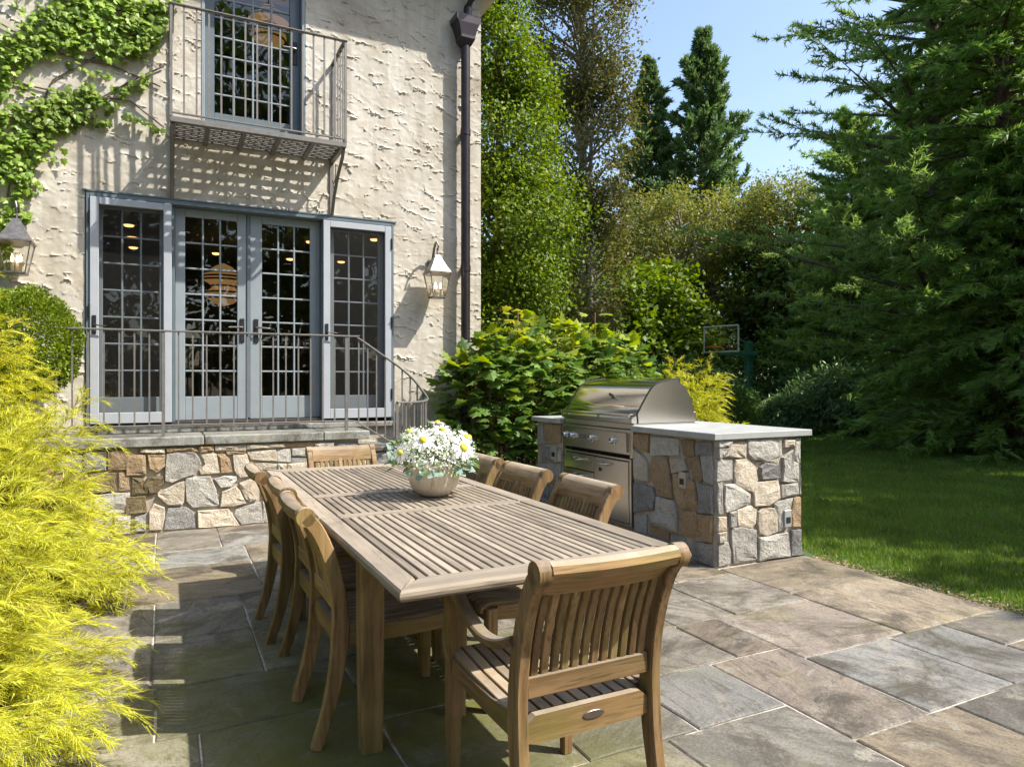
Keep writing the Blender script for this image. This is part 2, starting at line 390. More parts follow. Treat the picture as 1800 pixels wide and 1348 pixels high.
# fast triangle clouds (leaves, needles, blades)
def cloud(name, tv, tf, P, D, Nn, sc, mat, parent=None, origin=(0, 0, 0), sx=None, asobj=True):
    P = np.asarray(P, float); D = np.asarray(D, float); Nn = np.asarray(Nn, float)
    D = D / np.maximum(1e-9, np.linalg.norm(D, axis=1, keepdims=True))
    X = np.cross(D, Nn); X /= np.maximum(1e-9, np.linalg.norm(X, axis=1, keepdims=True)); Z = np.cross(X, D)
    tv = np.asarray(tv, float); tf = np.asarray(tf, int); n = len(P); k = len(tv)
    sc = np.broadcast_to(np.asarray(sc, float), (n,)); sx = sc if sx is None else np.broadcast_to(np.asarray(sx, float), (n,))
    V = P[:, None, :] + (X[:, None, :] * (tv[None, :, 0:1] * sx[:, None, None]) + D[:, None, :] * (tv[None, :, 1:2] * sc[:, None, None]) + Z[:, None, :] * (tv[None, :, 2:3] * sc[:, None, None]))
    F = (tf[None] + (np.arange(n) * k)[:, None, None]).reshape(-1, 3)
    return trimesh(name, V.reshape(-1, 3), F, mat, parent, origin)
def trimesh(name, V, F, mat, parent=None, origin=(0, 0, 0)):
    V = V - np.array(origin)
    me = bpy.data.meshes.new(name)
    me.vertices.add(len(V)); me.vertices.foreach_set('co', V.astype(np.float32).ravel())
    me.loops.add(F.size); me.loops.foreach_set('vertex_index', F.astype(np.int32).ravel())
    m = len(F); k = F.shape[1]
    me.polygons.add(m); me.polygons.foreach_set('loop_start', np.arange(0, m * k, k, dtype=np.int32))
    me.polygons.foreach_set('loop_total', np.full(m, k, dtype=np.int32))
    me.update(calc_edges=True)
    me.materials.append(MT[mat] if isinstance(mat, str) else mat)
    return link(me, name, Vector(origin), parent)
def unit(n):
    v = rng.normal(size=(n, 3)); return v / np.linalg.norm(v, axis=1, keepdims=True)
T_DIA = ([(0, 0, 0), (-0.33, 0.45, -0.06), (0, 1, 0), (0.33, 0.45, -0.06)], [(0, 2, 1), (0, 3, 2)])
T_NEE = ([(-0.5, 0, 0), (0.5, 0, 0), (0, 1, 0)], [(0, 1, 2)])
T_BLADE = ([(-0.5, 0, 0), (0.5, 0, 0), (-0.36, 0.55, 0.06), (0.36, 0.55, 0.06), (0, 1, 0.24)], [(0, 1, 3), (0, 3, 2), (2, 3, 4)])
T_THREAD = ([(-0.5, 0, 0), (0.5, 0, 0), (-0.45, 0.4, 0.04), (0.45, 0.4, 0.04), (-0.35, 0.75, 0.0), (0.35, 0.75, 0.0), (0, 1, -0.1)], [(0, 1, 3), (0, 3, 2), (2, 3, 5), (2, 5, 4), (4, 5, 6)])
def lobed(pts):
    half = pts; out = [(x, y, -0.25 * abs(x)) for x, y in half]
    left = [(-x, y, -0.25 * abs(x)) for x, y in reversed(half[1:-1])]
    ring = out + left; n = len(ring); vs = [(0, 0.42, 0.03)] + ring
    return vs, [(0, 1 + i, 1 + (i + 1) % n) for i in range(n)]
T_IVY = lobed([(0, 0.04), (0.24, -0.06), (0.46, 0.16), (0.33, 0.36), (0.42, 0.62), (0.2, 0.66), (0, 1.0)])
T_OAK = lobed([(0, 0), (0.16, 0.04), (0.38, 0.1), (0.3, 0.24), (0.52, 0.42), (0.47, 0.56), (0.27, 0.5), (0.36, 0.78), (0.18, 0.76), (0, 1.05)])
T_OVAL = ([(0, 0, 0), (-0.3, 0.3, -0.03), (-0.34, 0.6, -0.04), (0, 1, 0), (0.34, 0.6, -0.04), (0.3, 0.3, -0.03)], [(0, 3, 2), (0, 2, 1), (0, 5, 4), (0, 4, 3)])
T_LONG = ([(0, 0, 0), (-0.14, 0.5, -0.03), (0, 1, -0.1), (0.14, 0.5, -0.03)], [(0, 2, 1), (0, 3, 2)])

# traced stone outlines on their wall planes (metres)
LAND=[
 ('g',[(0.0,0.68),(0.069,0.698),(0.221,0.684),(0.266,0.632),(0.273,0.575),(0.221,0.493),(0.119,0.464),(0.044,0.427),(-0.006,0.451),(-0.006,0.542)]),
 ('t',[(0.266,0.675),(0.377,0.68),(0.407,0.661),(0.436,0.495),(0.273,0.483),(0.266,0.526),(0.312,0.573),(0.305,0.623)]),
 ('o',[(0.417,0.664),(0.476,0.651),(0.516,0.613),(0.537,0.492),(0.446,0.491)]),
 ('o',[(0.48,0.685),(0.645,0.678),(0.645,0.657),(0.49,0.655)]),
 ('t',[(0.537,0.648),(0.659,0.649),(0.672,0.59),(0.727,0.448),(0.604,0.441),(0.557,0.488)]),
 ('o',[(-0.148,0.68),(-0.012,0.677),(-0.012,0.577),(-0.074,0.518),(-0.129,0.562)]),
 ('m',[(-0.142,0.494),(-0.031,0.495),(-0.012,0.431),(-0.068,0.351),(-0.142,0.329),(-0.178,0.414)]),
 ('t',[(0.138,0.432),(0.094,0.427),(-0.065,0.344),(-0.074,0.317),(0.012,0.234),(0.119,0.233),(0.141,0.252)]),
 ('g',[(0.157,0.462),(0.351,0.464),(0.403,0.346),(0.423,0.202),(0.39,0.193),(0.208,0.198),(0.157,0.258),(0.151,0.42)]),
 ('g',[(0.384,0.441),(0.47,0.46),(0.57,0.451),(0.577,0.414),(0.523,0.367),(0.443,0.354)]),
 ('t',[(0.45,0.322),(0.57,0.357),(0.604,0.325),(0.638,0.228),(0.652,0.205),(0.55,0.184),(0.436,0.186)]),
 ('t',[(0.597,0.391),(0.727,0.43),(0.734,0.279),(0.748,0.227),(0.686,0.214),(0.645,0.249),(0.611,0.339)]),
 ('g',[(0.563,0.147),(0.686,0.184),(0.783,0.202),(0.811,0.009),(0.618,0.004),(0.55,0.105)]),
 ('t',[(0.253,0.166),(0.503,0.159),(0.543,0.098),(0.597,0.006),(0.45,0.006),(0.253,0.01)]),
 ('d',[(0.019,0.199),(0.157,0.202),(0.215,0.155),(0.237,0.011),(-0.019,0.018),(-0.006,0.125)]),
 ('t',[(-0.135,0.191),(-0.093,0.25),(-0.012,0.216),(-0.012,0.125),(-0.031,0.023),(-0.129,0.025)]),
 ('d',[(-0.238,0.145),(-0.166,0.173),(-0.154,0.028),(-0.238,0.029)]),
 ('m',[(-0.262,0.488),(-0.184,0.483),(-0.154,0.344),(-0.262,0.338)]),
 ('t',[(-0.202,0.743),(-0.012,0.728),(-0.012,0.691),(-0.196,0.7)]),
 ('o',[(0.0,0.742),(0.234,0.739),(0.253,0.697),(0.069,0.709),(0.0,0.694)]),
 ('o',[(0.244,0.741),(0.377,0.74),(0.377,0.691),(0.273,0.683)]),
 ('t',[(0.387,0.739),(0.652,0.737),(0.652,0.688),(0.397,0.69)]),
 ('m',[(-0.31,0.328),(-0.166,0.324),(-0.154,0.186),(-0.31,0.179)]),
 ('o',[(-0.31,0.688),(-0.16,0.678),(-0.16,0.509),(-0.31,0.511)]),
 ('t',[(0.665,0.669),(0.92,0.679),(0.925,0.571),(0.694,0.599)]),
 ('g',[(0.93,0.678),(1.049,0.684),(1.054,0.554),(0.93,0.566)]),
 ('g',[(1.065,0.683),(1.185,0.683),(1.313,0.606),(1.065,0.613)]),
 ('d',[(1.054,0.592),(1.233,0.588),(1.233,0.49),(1.054,0.495)]),
 ('t',[(0.699,0.562),(1.039,0.539),(1.039,0.49),(0.744,0.496)]),
 ('t',[(0.665,0.742),(0.997,0.74),(0.997,0.697),(0.665,0.695)]),
 ('o',[(1.007,0.739),(1.313,0.738),(1.313,0.694),(1.007,0.696)]),
]
ENDF=[
 ('g',[(3.479,0.9),(3.622,0.887),(3.585,0.853),(3.479,0.855)]),
 ('g',[(3.479,0.848),(3.574,0.845),(3.54,0.778),(3.474,0.778)]),
 ('t',[(3.612,0.883),(3.759,0.885),(3.759,0.764),(3.556,0.781)]),
 ('g',[(3.774,0.892),(4.106,0.887),(4.111,0.767),(3.96,0.735),(3.838,0.745),(3.771,0.792)]),
 ('t',[(4.137,0.882),(4.25,0.881),(4.246,0.832),(4.137,0.829)]),
 ('g',[(4.264,0.885),(4.369,0.885),(4.369,0.698),(4.274,0.711),(4.253,0.762)]),
 ('g',[(3.479,0.763),(3.629,0.759),(3.629,0.61),(3.469,0.613)]),
 ('t',[(3.649,0.751),(3.759,0.756),(3.843,0.7),(3.869,0.598),(3.818,0.509),(3.749,0.536),(3.656,0.586),(3.639,0.675)]),
 ('d',[(3.899,0.689),(3.94,0.713),(4.079,0.706),(4.093,0.603),(3.909,0.598),(3.891,0.645)]),
 ('t',[(3.864,0.725),(4.095,0.754),(4.09,0.715),(3.96,0.724)]),
 ('g',[(4.127,0.745),(4.231,0.805),(4.239,0.713),(4.287,0.696),(4.287,0.56),(4.159,0.558),(4.111,0.571),(4.139,0.668)]),
 ('g',[(4.304,0.69),(4.364,0.691),(4.364,0.462),(4.304,0.466)]),
 ('t',[(3.836,0.58),(4.069,0.584),(4.093,0.519),(4.093,0.445),(3.981,0.403),(3.84,0.407),(3.832,0.5)]),
 ('g',[(4.111,0.541),(4.285,0.551),(4.285,0.467),(4.116,0.449)]),
 ('g',[(3.471,0.597),(3.537,0.598),(3.537,0.377),(3.467,0.377)]),
 ('g',[(3.556,0.584),(3.651,0.583),(3.8,0.503),(3.8,0.44),(3.67,0.408),(3.567,0.386),(3.553,0.448)]),
 ('g',[(3.595,0.378),(3.659,0.385),(3.662,0.283),(3.6,0.283)]),
 ('t',[(3.675,0.393),(3.808,0.41),(3.864,0.375),(3.857,0.277),(3.808,0.254),(3.685,0.273),(3.67,0.329)]),
 ('t',[(3.884,0.368),(3.919,0.384),(4.041,0.376),(4.067,0.309),(4.072,0.199),(3.96,0.184),(3.884,0.21),(3.871,0.274)]),
 ('g',[(4.038,0.416),(4.233,0.444),(4.203,0.374),(4.193,0.233),(4.095,0.199),(4.087,0.307)]),
 ('o',[(4.244,0.438),(4.358,0.435),(4.358,0.218),(4.223,0.22)]),
 ('t',[(3.471,0.36),(3.572,0.356),(3.576,0.258),(3.471,0.262)]),
 ('t',[(3.46,0.248),(3.561,0.245),(3.561,0.181),(3.463,0.181)]),
 ('g',[(3.463,0.168),(3.589,0.17),(3.614,0.094),(3.606,0.019),(3.467,0.009)]),
 ('g',[(3.612,0.26),(3.719,0.263),(3.857,0.235),(3.861,0.019),(3.643,0.011),(3.617,0.152)]),
 ('g',[(3.881,0.175),(4.022,0.174),(4.174,0.184),(4.196,0.009),(3.881,0.005)]),
 ('d',[(4.223,0.194),(4.347,0.192),(4.358,0.006),(4.216,0.003)]),
]
FRONT=[
 ('o',[(4.683,0.887),(4.494,0.895),(4.494,0.743),(4.653,0.772),(4.683,0.806)]),
 ('g',[(4.472,0.874),(4.128,0.886),(4.123,0.763),(4.465,0.72)]),
 ('o',[(4.101,0.88),(3.951,0.883),(3.951,0.764),(4.067,0.76)]),
 ('d',[(3.933,0.873),(3.764,0.882),(3.77,0.795),(3.929,0.783)]),
 ('t',[(4.683,0.756),(4.539,0.688),(4.489,0.627),(4.489,0.516),(4.683,0.509)]),
 ('o',[(4.457,0.692),(4.251,0.734),(4.228,0.656),(4.199,0.427),(4.291,0.421),(4.392,0.463),(4.457,0.578)]),
 ('t',[(4.21,0.715),(4.064,0.739),(4.019,0.663),(4.098,0.637),(4.197,0.619)]),
 ('o',[(4.043,0.749),(3.908,0.777),(3.866,0.648),(3.877,0.595),(3.959,0.593)]),
 ('g',[(3.879,0.773),(3.764,0.787),(3.764,0.586),(3.846,0.599)]),
 ('o',[(4.184,0.609),(4.101,0.624),(3.955,0.571),(3.9,0.391),(4.121,0.355),(4.176,0.468)]),
 ('d',[(3.912,0.575),(3.764,0.571),(3.764,0.382),(3.883,0.362)]),
 ('d',[(4.689,0.474),(4.429,0.473),(4.404,0.392),(4.432,0.295),(4.683,0.235)]),
 ('g',[(4.382,0.408),(4.176,0.406),(4.141,0.331),(4.141,0.177),(4.478,0.179),(4.408,0.276)]),
 ('g',[(4.683,0.21),(4.514,0.239),(4.514,0.068),(4.676,0.079)]),
 ('o',[(4.119,0.34),(3.934,0.363),(3.899,0.183),(4.119,0.155)]),
 ('o',[(3.912,0.343),(3.764,0.361),(3.77,0.17),(3.879,0.171)]),
 ('o',[(4.478,0.157),(4.229,0.154),(4.254,0.069),(4.478,0.064)]),
 ('g',[(4.21,0.147),(4.074,0.143),(3.977,0.018),(4.225,0.029)]),
 ('d',[(3.949,0.143),(3.77,0.156),(3.781,0.001),(3.965,0.012)]),
 ('g',[(6.431,0.881),(6.254,0.89),(6.228,0.682),(6.372,0.649)]),
 ('o',[(6.228,0.885),(5.87,0.899),(5.88,0.71),(6.189,0.675)]),
 ('d',[(6.267,0.649),(6.061,0.653),(6.049,0.524),(6.267,0.514)]),
 ('g',[(6.399,0.457),(5.88,0.512),(5.88,0.348),(6.088,0.321),(6.351,0.349)]),
 ('t',[(6.044,0.515),(5.875,0.66),(5.863,0.528),(6.019,0.506)]),
]
OUT=[
 ('x',[(4.122,0.358),(4.196,0.355),(4.196,0.233),(4.127,0.228)]),
 ('x',[(4.096,0.637),(4.019,0.647),(4.019,0.52),(4.098,0.517)]),
 ('x',[(6.044,0.664),(5.922,0.674),(5.922,0.54),(6.056,0.527)]),
]
IVY = [(-1.04,4.58,0.233,0.11),(-0.79,4.61,0.264,0.128),(-0.43,4.72,0.278,0.157),(-0.13,4.74,0.168,0.214),(-0.92,4.41,0.259,0.111),(-0.66,4.49,0.224,0.155),(-0.25,4.53,0.213,0.186),(-0.43,4.36,0.184,0.115),(-0.13,4.42,0.119,0.134),(-0.83,4.27,0.218,0.127),(-1.04,4.15,0.19,0.1),(-1.15,4.28,0.145,0.099),(-1.17,4.13,0.115,0.06),(-0.61,4.12,0.18,0.047),(-1.13,3.91,0.175,0.11),(-0.98,3.84,0.17,0.126),(-0.74,3.93,0.176,0.113),(-0.61,3.88,0.112,0.093),(-0.83,3.74,0.24,0.092),(-1.04,3.65,0.255,0.11),(-1.21,3.7,0.09,0.124),(-0.66,3.69,0.201,0.062),(-0.85,3.58,0.173,0.076),(-1.04,3.48,0.19,0.1),(-0.94,3.39,0.15,0.091),(-1.13,3.31,0.188,0.125),(-0.92,3.29,0.107,0.076),(-1.19,3.15,0.144,0.109),(-1.1,3.04,0.125,0.1),(-1.21,2.9,0.102,0.109),(-1.15,2.79,0.091,0.075),(-1.24,2.68,0.065,0.099),(-1.25,2.5,0.049,0.123),(-1.23,2.31,0.061,0.124),(-0.36,3.98,0.083,0.053),(-0.25,4.08,0.084,0.053),(-0.16,4.15,0.057,0.043),(-0.48,3.85,0.082,0.063),(-0.32,3.77,0.065,0.032),(-0.2,3.74,0.066,0.027),(-0.08,3.71,0.067,0.021),(-1.45,3.85,0.24,0.778),(-1.45,2.73,0.159,0.584),(-0.79,4.95,0.922,0.23)]

# ================================================================ ground, lawn, paving
kind(MB().add([(-90, -90, -0.06), (160, -90, -0.06), (160, 160, -0.06), (-90, 160, -0.06)], [(0, 1, 2, 3)]).obj('ground', mat_plain('leaf_litter_soil', (0.06, 0.045, 0.03), 0.95, 0, 0.4, 3.0, 0.8, 0.1)), 'structure')
def mat_lawn():
    m, nt, b = M('lawn_turf'); v = nd(nt, 'NewGeometry').outputs['Position']
    col = mix(nt, ramp(nt, noise(nt, v, 0.9, 5), [(0.35, 0), (0.65, 1)]), (0.04, 0.075, 0.015), (0.065, 0.11, 0.022))
    setc(nt, b, col); b.inputs['Roughness'].default_value = 0.9; bump(nt, b, noise(nt, v, 60, 3), 0.8, 0.02); return m
LAWN = [(4.36, -4), (4.33, 1.2), (4.36, 2.2), (4.37, 3.0), (4.40, 3.66), (4.45, 4.6), (4.5, 6.2), (5.6, 7.2), (8.2, 8.6), (11.0, 10.8), (13.4, 12.6), (14.9, 11.6), (15.2, 9.6), (14.6, 7.9), (15.5, 6.0), (16.5, 2.0), (15, -4)]
kind(MB().add([(x, y, -0.022) for x, y in LAWN], [tuple(range(len(LAWN)))]).obj('lawn', mat_lawn()), 'structure')

def inpoly(P, poly):
    x, y = P[:, 0], P[:, 1]; r = np.zeros(len(P), bool); n = len(poly)
    for i in range(n):
        x0, y0 = poly[i]; x1, y1 = poly[(i + 1) % n]
        c = ((y0 > y) != (y1 > y)) & (x < (x1 - x0) * (y - y0) / (y1 - y0 + 1e-12) + x0); r ^= c
    return r
def grass():
    n = 330000
    d = 3.2 + 15.0 * rng.random(n) ** 1.5                  # more blades where they show larger
    a = R(24) + (R(72) - R(24)) * rng.random(n)
    P = np.stack([d * np.sin(a), d * np.cos(a), np.full(n, -0.022)], 1)
    P = P[inpoly(P, LAWN)]
    keep = ~((P[:, 0] < 4.47) & (P[:, 1] > 3.6) & (P[:, 1] < 6.5)); P = P[keep]
    # worn strip along the paving
    edge = P[:, 0] - 4.36; P = P[(edge > 0.22) | (rng.random(len(P)) < 0.16 + 2.6 * np.clip(edge, 0, 1))]
    m = len(P); dd = np.hypot(P[:, 0], P[:, 1])
    D = np.stack([rng.normal(0, 0.42, m), rng.normal(0, 0.42, m), np.ones(m)], 1)
    L = rng.uniform(0.035, 0.065, m) * (1 + 0.035 * np.clip(dd - 5, 0, 20))
    L *= np.clip(0.45 + (P[:, 0] - 4.36) * 1.6, 0.45, 1)
    W = 0.0058 * (0.7 + 0.16 * dd)
    o = cloud('lawn_grass', *T_NEE, P, D, unit(m), L, mat_leaf('grass_blade', [(0.08, 0.16, 0.022), (0.125, 0.225, 0.033), (0.17, 0.275, 0.05), (0.11, 0.19, 0.033), (0.25, 0.24, 0.09)], 0.35, 0.45), sx=W)
    kind(o, 'stuff'); o['label'] = 'short green grass covering the lawn beside the paving'; o['category'] = 'grass'
    # clippings and dry litter along the paving edge
    n = 2600
    P = np.stack([4.36 + np.abs(rng.normal(0, 0.10, n)), rng.uniform(0.2, 3.68, n), rng.uniform(-0.02, -0.012, n)], 1)
    o = cloud('dry_leaf_litter', *T_DIA, P, unit(n) * (1, 1, 0.25), np.array([0, 0, 1.0]) + 0.5 * unit(n), rng.uniform(0.012, 0.03, n), mat_leaf('dry_litter', [(0.22, 0.14, 0.07), (0.32, 0.22, 0.12), (0.14, 0.09, 0.05), (0.4, 0.32, 0.2)], 0.1))
    kind(o, 'stuff'); o['label'] = 'dry brown leaf litter along the paving edge'; o['category'] = 'leaf litter'
grass()

patio = kind(MB().box(-1.6, 4.33, -3.2, 6.84, -0.10, -0.007).obj('patio', 'joint'), 'structure')
tint = {'b': 'p_blue', 'g': 'p_grey', 't': 'p_tan', 'r': 'p_brown', 'l': 'p_lil', 'd': 'p_dark'}
PAV = [('t', 3.48, 4.33, 2.32, 3.08), ('t', 3.48, 4.33, 3.08, 3.70), ('g', 2.89, 3.48, 2.94, 3.57), ('g', 2.46, 2.89, 2.94, 3.57), ('l', 2.73, 3.48, 2.33, 2.94),
 ('r', 2.45, 2.73, 2.48, 2.94), ('g', 1.81, 2.45, 2.48, 2.94), ('b', 2.73, 3.32, 1.72, 2.33), ('b', 3.32, 3.77, 1.72, 2.32), ('g', 3.77, 4.33, 2.0, 2.32), ('r', 3.77, 4.33, 1.36, 2.0),
 ('l', 2.27, 2.73, 1.72, 2.48), ('b', 1.81, 2.27, 2.03, 2.48), ('d', 1.32, 1.81, 2.03, 2.48), ('d', 1.65, 2.27, 1.26, 2.03), ('t', 2.27, 2.87, 1.1, 1.72), ('d', 2.87, 3.77, 1.36, 1.72),
 ('g', 1.1, 1.65, 1.4, 2.03), ('d', 0.74, 1.32, 2.03, 2.66), ('g', 0.74, 1.1, 1.4, 2.03),
 ('g', -0.08, 0.40, 6.0, 6.84), ('r', -0.85, -0.08, 6.0, 6.84), ('r', 0.40, 1.25, 6.52, 6.84), ('b', 0.40, 1.0, 5.98, 6.52), ('g', 1.0, 1.8, 5.98, 6.52), ('t', 1.25, 2.1, 6.52, 6.84), ('g', -1.6, -0.85, 6.0, 6.84),
 ('b', -0.75, -0.08, 5.46, 6.0), ('b', -0.08, 0.56, 5.46, 5.98), ('t', 0.56, 1.25, 5.46, 5.98), ('g', 1.25, 1.8, 5.46, 5.98),
 ('r', -0.95, -0.22, 4.6, 5.46), ('t', -0.22, 0.56, 4.6, 5.46), ('g', 0.56, 1.3, 4.6, 5.46), ('b', 1.3, 1.8, 4.6, 5.46),
 ('g', -0.7, -0.06, 3.94, 4.6), ('d', -0.06, 0.41, 3.94, 4.6), ('d', 0.41, 1.1, 3.94, 4.6), ('g', 1.1, 1.8, 3.94, 4.6),
 ('d', -0.06, 0.41, 3.33, 3.94), ('d', 0.41, 1.15, 3.33, 3.94), ('g', 1.15, 1.8, 3.33, 3.94), ('g', -0.8, -0.06, 3.33, 3.94),
 ('d', -0.04, 0.74, 2.85, 3.33), ('g', -0.9, -0.04, 2.85, 3.33), ('d', 0.74, 1.81, 2.66, 3.33), 
 ('g', -0.9, 0.11, 2.03, 2.85), ('d', 0.11, 0.74, 2.03, 2.85), ('g', -1.6, -0.75, 5.46, 6.0), ('r', -1.6, -0.95, 4.6, 5.46), ('g', -1.6, -0.7, 3.94, 4.6), ('d', -1.6, -0.8, 3.33, 3.94), ('g', -1.6, -0.9, 2.85, 3.33), ('g', -1.6, -0.9, 2.03, 2.85), ('g', -1.6, -0.3, 1.4, 2.03), ('d', -0.3, 0.74, 1.4, 2.03)]
prg = random.Random(3)
def rows(x0, x1, ys, ws):
    for y0, y1 in zip(ys[:-1], ys[1:]):
        x = x0
        while x < x1 - 0.02:
            wd = prg.choice(ws); nx = x + wd
            if x1 - nx < 0.3: nx = x1
            PAV.append((prg.choice('bggltrd'), x, nx, y0, y1)); x = nx
rows(1.8, 3.48, [3.57, 4.18, 4.72, 5.3, 5.98, 6.52], [0.45, 0.6, 0.75]); rows(1.81, 2.46, [2.94, 3.57], [0.65]); rows(2.1, 3.48, [6.52, 6.84], [0.6, 0.8])
rows(-1.6, 1.65, [-3.2, -2.5, -1.9, -1.2, -0.55, 0.1, 0.75, 1.26], [0.5, 0.65, 0.8]); rows(1.65, 4.33, [-3.2, -2.6, -1.9, -1.3, -0.7, -0.1, 0.5, 1.1], [0.5, 0.7, 0.85])
rows(-1.6, 1.65, [1.26, 1.4], [0.9]); rows(1.65, 2.27, [1.1, 1.26], [0.62]); rows(2.87, 4.33, [1.1, 1.36], [0.73])
for k, x0, x1, y0, y1 in PAV:
    g = prg.uniform(0.0035, 0.0065); z = prg.uniform(-0.0015, 0.002)
    x0, x1, y0, y1 = x0 + g, x1 - g, y0 + g, y1 - g
    ring = []
    for (a, b) in (((x0, y0), (x1, y0)), ((x1, y0), (x1, y1)), ((x1, y1), (x0, y1)), ((x0, y1), (x0, y0))):
        for t in (0, 0.25, 0.5, 0.75):
            j = 0.0035; ring.append((a[0] + (b[0] - a[0]) * t + prg.uniform(-j, j), a[1] + (b[1] - a[1]) * t + prg.uniform(-j, j)))
    cx, cy = (x0 + x1) / 2, (y0 + y1) / 2
    def ins(q, e): return (q[0] + e * (1 if q[0] < cx else -1) * (abs(q[0] - cx) > (x1 - x0) * 0.4), q[1] + e * (1 if q[1] < cy else -1) * (abs(q[1] - cy) > (y1 - y0) * 0.4))
    b = MB(); r2 = [ins(q, 0.006) for q in ring]
    b.rings([[(q[0], q[1], -0.05) for q in ring], [(q[0], q[1], z - 0.005) for q in ring], [(q[0], q[1], z) for q in r2]])
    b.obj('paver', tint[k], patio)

# ================================================================ rubble stone pieces
srg = random.Random(5)
def stone(poly, axis, val, mat, parent, t=0.030):
    """axis 'y': poly in (x,z), face towards -y; axis 'x': poly in (y,z), face towards -x"""
    cx = sum(p[0] for p in poly) / len(poly); cy = sum(p[1] for p in poly) / len(poly); n = len(poly)
    q = []
    for i in range(n):
        a, c = poly[i], poly[(i + 1) % n]; L = math.hypot(c[0] - a[0], c[1] - a[1]); k = max(1, int(L / 0.09))
        for j in range(k):
            f = j / k; jt = 0.005
            q.append((a[0] + (c[0] - a[0]) * f + srg.uniform(-jt, jt), a[1] + (c[1] - a[1]) * f + srg.uniform(-jt, jt)))
    def P(p, d): return (p[0], val - d, p[1]) if axis == 'y' else (val - d, p[0], p[1])
    def ins(e): 
        out = []
        for p in q:
            L = math.hypot(p[0] - cx, p[1] - cy) + 1e-6; s_ = max(0.35, (L - e + 0.005) / L); out.append((cx + (p[0] - cx) * s_, cy + (p[1] - cy) * s_))
        return out
    tt = t * srg.uniform(0.6, 1.3)
    rs = [[P(p, -0.02) for p in ins(0.001)], [P(p, tt * srg.uniform(0.55, 0.85)) for p in ins(0.002)], [P(p, tt * srg.uniform(0.8, 1.1)) for p in ins(0.008)], [P(p, tt * srg.uniform(0.75, 1.3)) for p in ins(0.04)]]
    b = MB(); k = len(q); vs = [p for r_ in rs for p in r_] + [P((cx, cy), tt * srg.uniform(0.95, 1.15))]
    fs = []
    for i in range(3):
        for j in range(k): a = i * k + j; c = i * k + (j + 1) % k; fs.append((a, c, c + k, a + k))
    for j in range(k): fs.append((3 * k + j, 3 * k + (j + 1) % k, 4 * k))
    b.add(vs, fs); return b.obj('stone', mat, parent)
def fill(x0, x1, z0, z1, axis, val, parent, kinds='gtgtod', sx=0.2, sz=0.17):
    nz = max(1, round((z1 - z0) / sz)); dz = (z1 - z0) / nz
    for i in range(nz):
        x = x0 - srg.uniform(0, 0.08)
        while x < x1 - 0.03:
            wd = sx * srg.uniform(0.65, 1.4); e = min(x + wd, x1)
            if x1 - e < 0.07: e = x1
            a = max(x, x0); g = 0.008; zb = z0 + i * dz + g; zt = z0 + (i + 1) * dz - g; j = lambda: srg.uniform(-0.012, 0.012)
            stone([(a + g, zb + abs(j())), ((a + e) / 2, zb + abs(j()) * 0.6), (e - g, zb + abs(j())), (e - g - abs(j()), (zb + zt) / 2), (e - g, zt - abs(j())), ((a + e) / 2, zt - abs(j()) * 0.6), (a + g, zt - abs(j()))], axis, val, srg.choice(kinds), parent)
            x = e

# ================================================================ raised landing with steps
land = empty('stone_landing', (0.3, 7.05, 0), 'raised landing of rubble stone with a bluestone cap and side steps below the French doors', 'landing')
MB().box(-2.2, 1.70, 6.80, 7.34, -0.05, 0.745).obj('core', 'mortar', land)
for k, p in LAND: stone([(min(x, 1.70), min(z, 0.735)) for x, z in p], 'y', 6.80, k, land)
fill(-2.15, -0.27, 0.0, 0.74, 'y', 6.80, land, 'gtomd'); fill(0.79, 1.70, 0.0, 0.42, 'y', 6.80, land); fill(1.27, 1.70, 0.43, 0.735, 'y', 6.80, land); fill(0.93, 1.26, 0.43, 0.56, 'y', 6.80, land)
for x0, x1 in ((-2.25, -1.1), (-1.095, 0.30), (0.305, 1.35), (1.355, 1.80)):
    MB().box(x0, x1, 6.745, 7.345, 0.75 + 0.001, 0.832, 0.008).obj('cap_slab', 'cap', land)
for i, (x0, x1, z) in enumerate(((1.70, 2.06, 0.665), (2.06, 2.36, 0.50), (2.36, 2.66, 0.333), (2.66, 2.96, 0.166))):
    MB().box(x0 + 0.002, x1, 6.82, 7.34, -0.05, z - 0.045).obj('step_riser', 'mortar', land)
    MB().box(x0 - 0.02 if i else x0 + 0.11, x1 + 0.03, 6.77, 7.342, z - 0.044, z, 0.006).obj('step_tread', 'cap', land)
    fill(x0 + 0.01, x1, 0.0, z - 0.05, 'y', 6.82, land, 'gdgt', 0.17, 0.15)

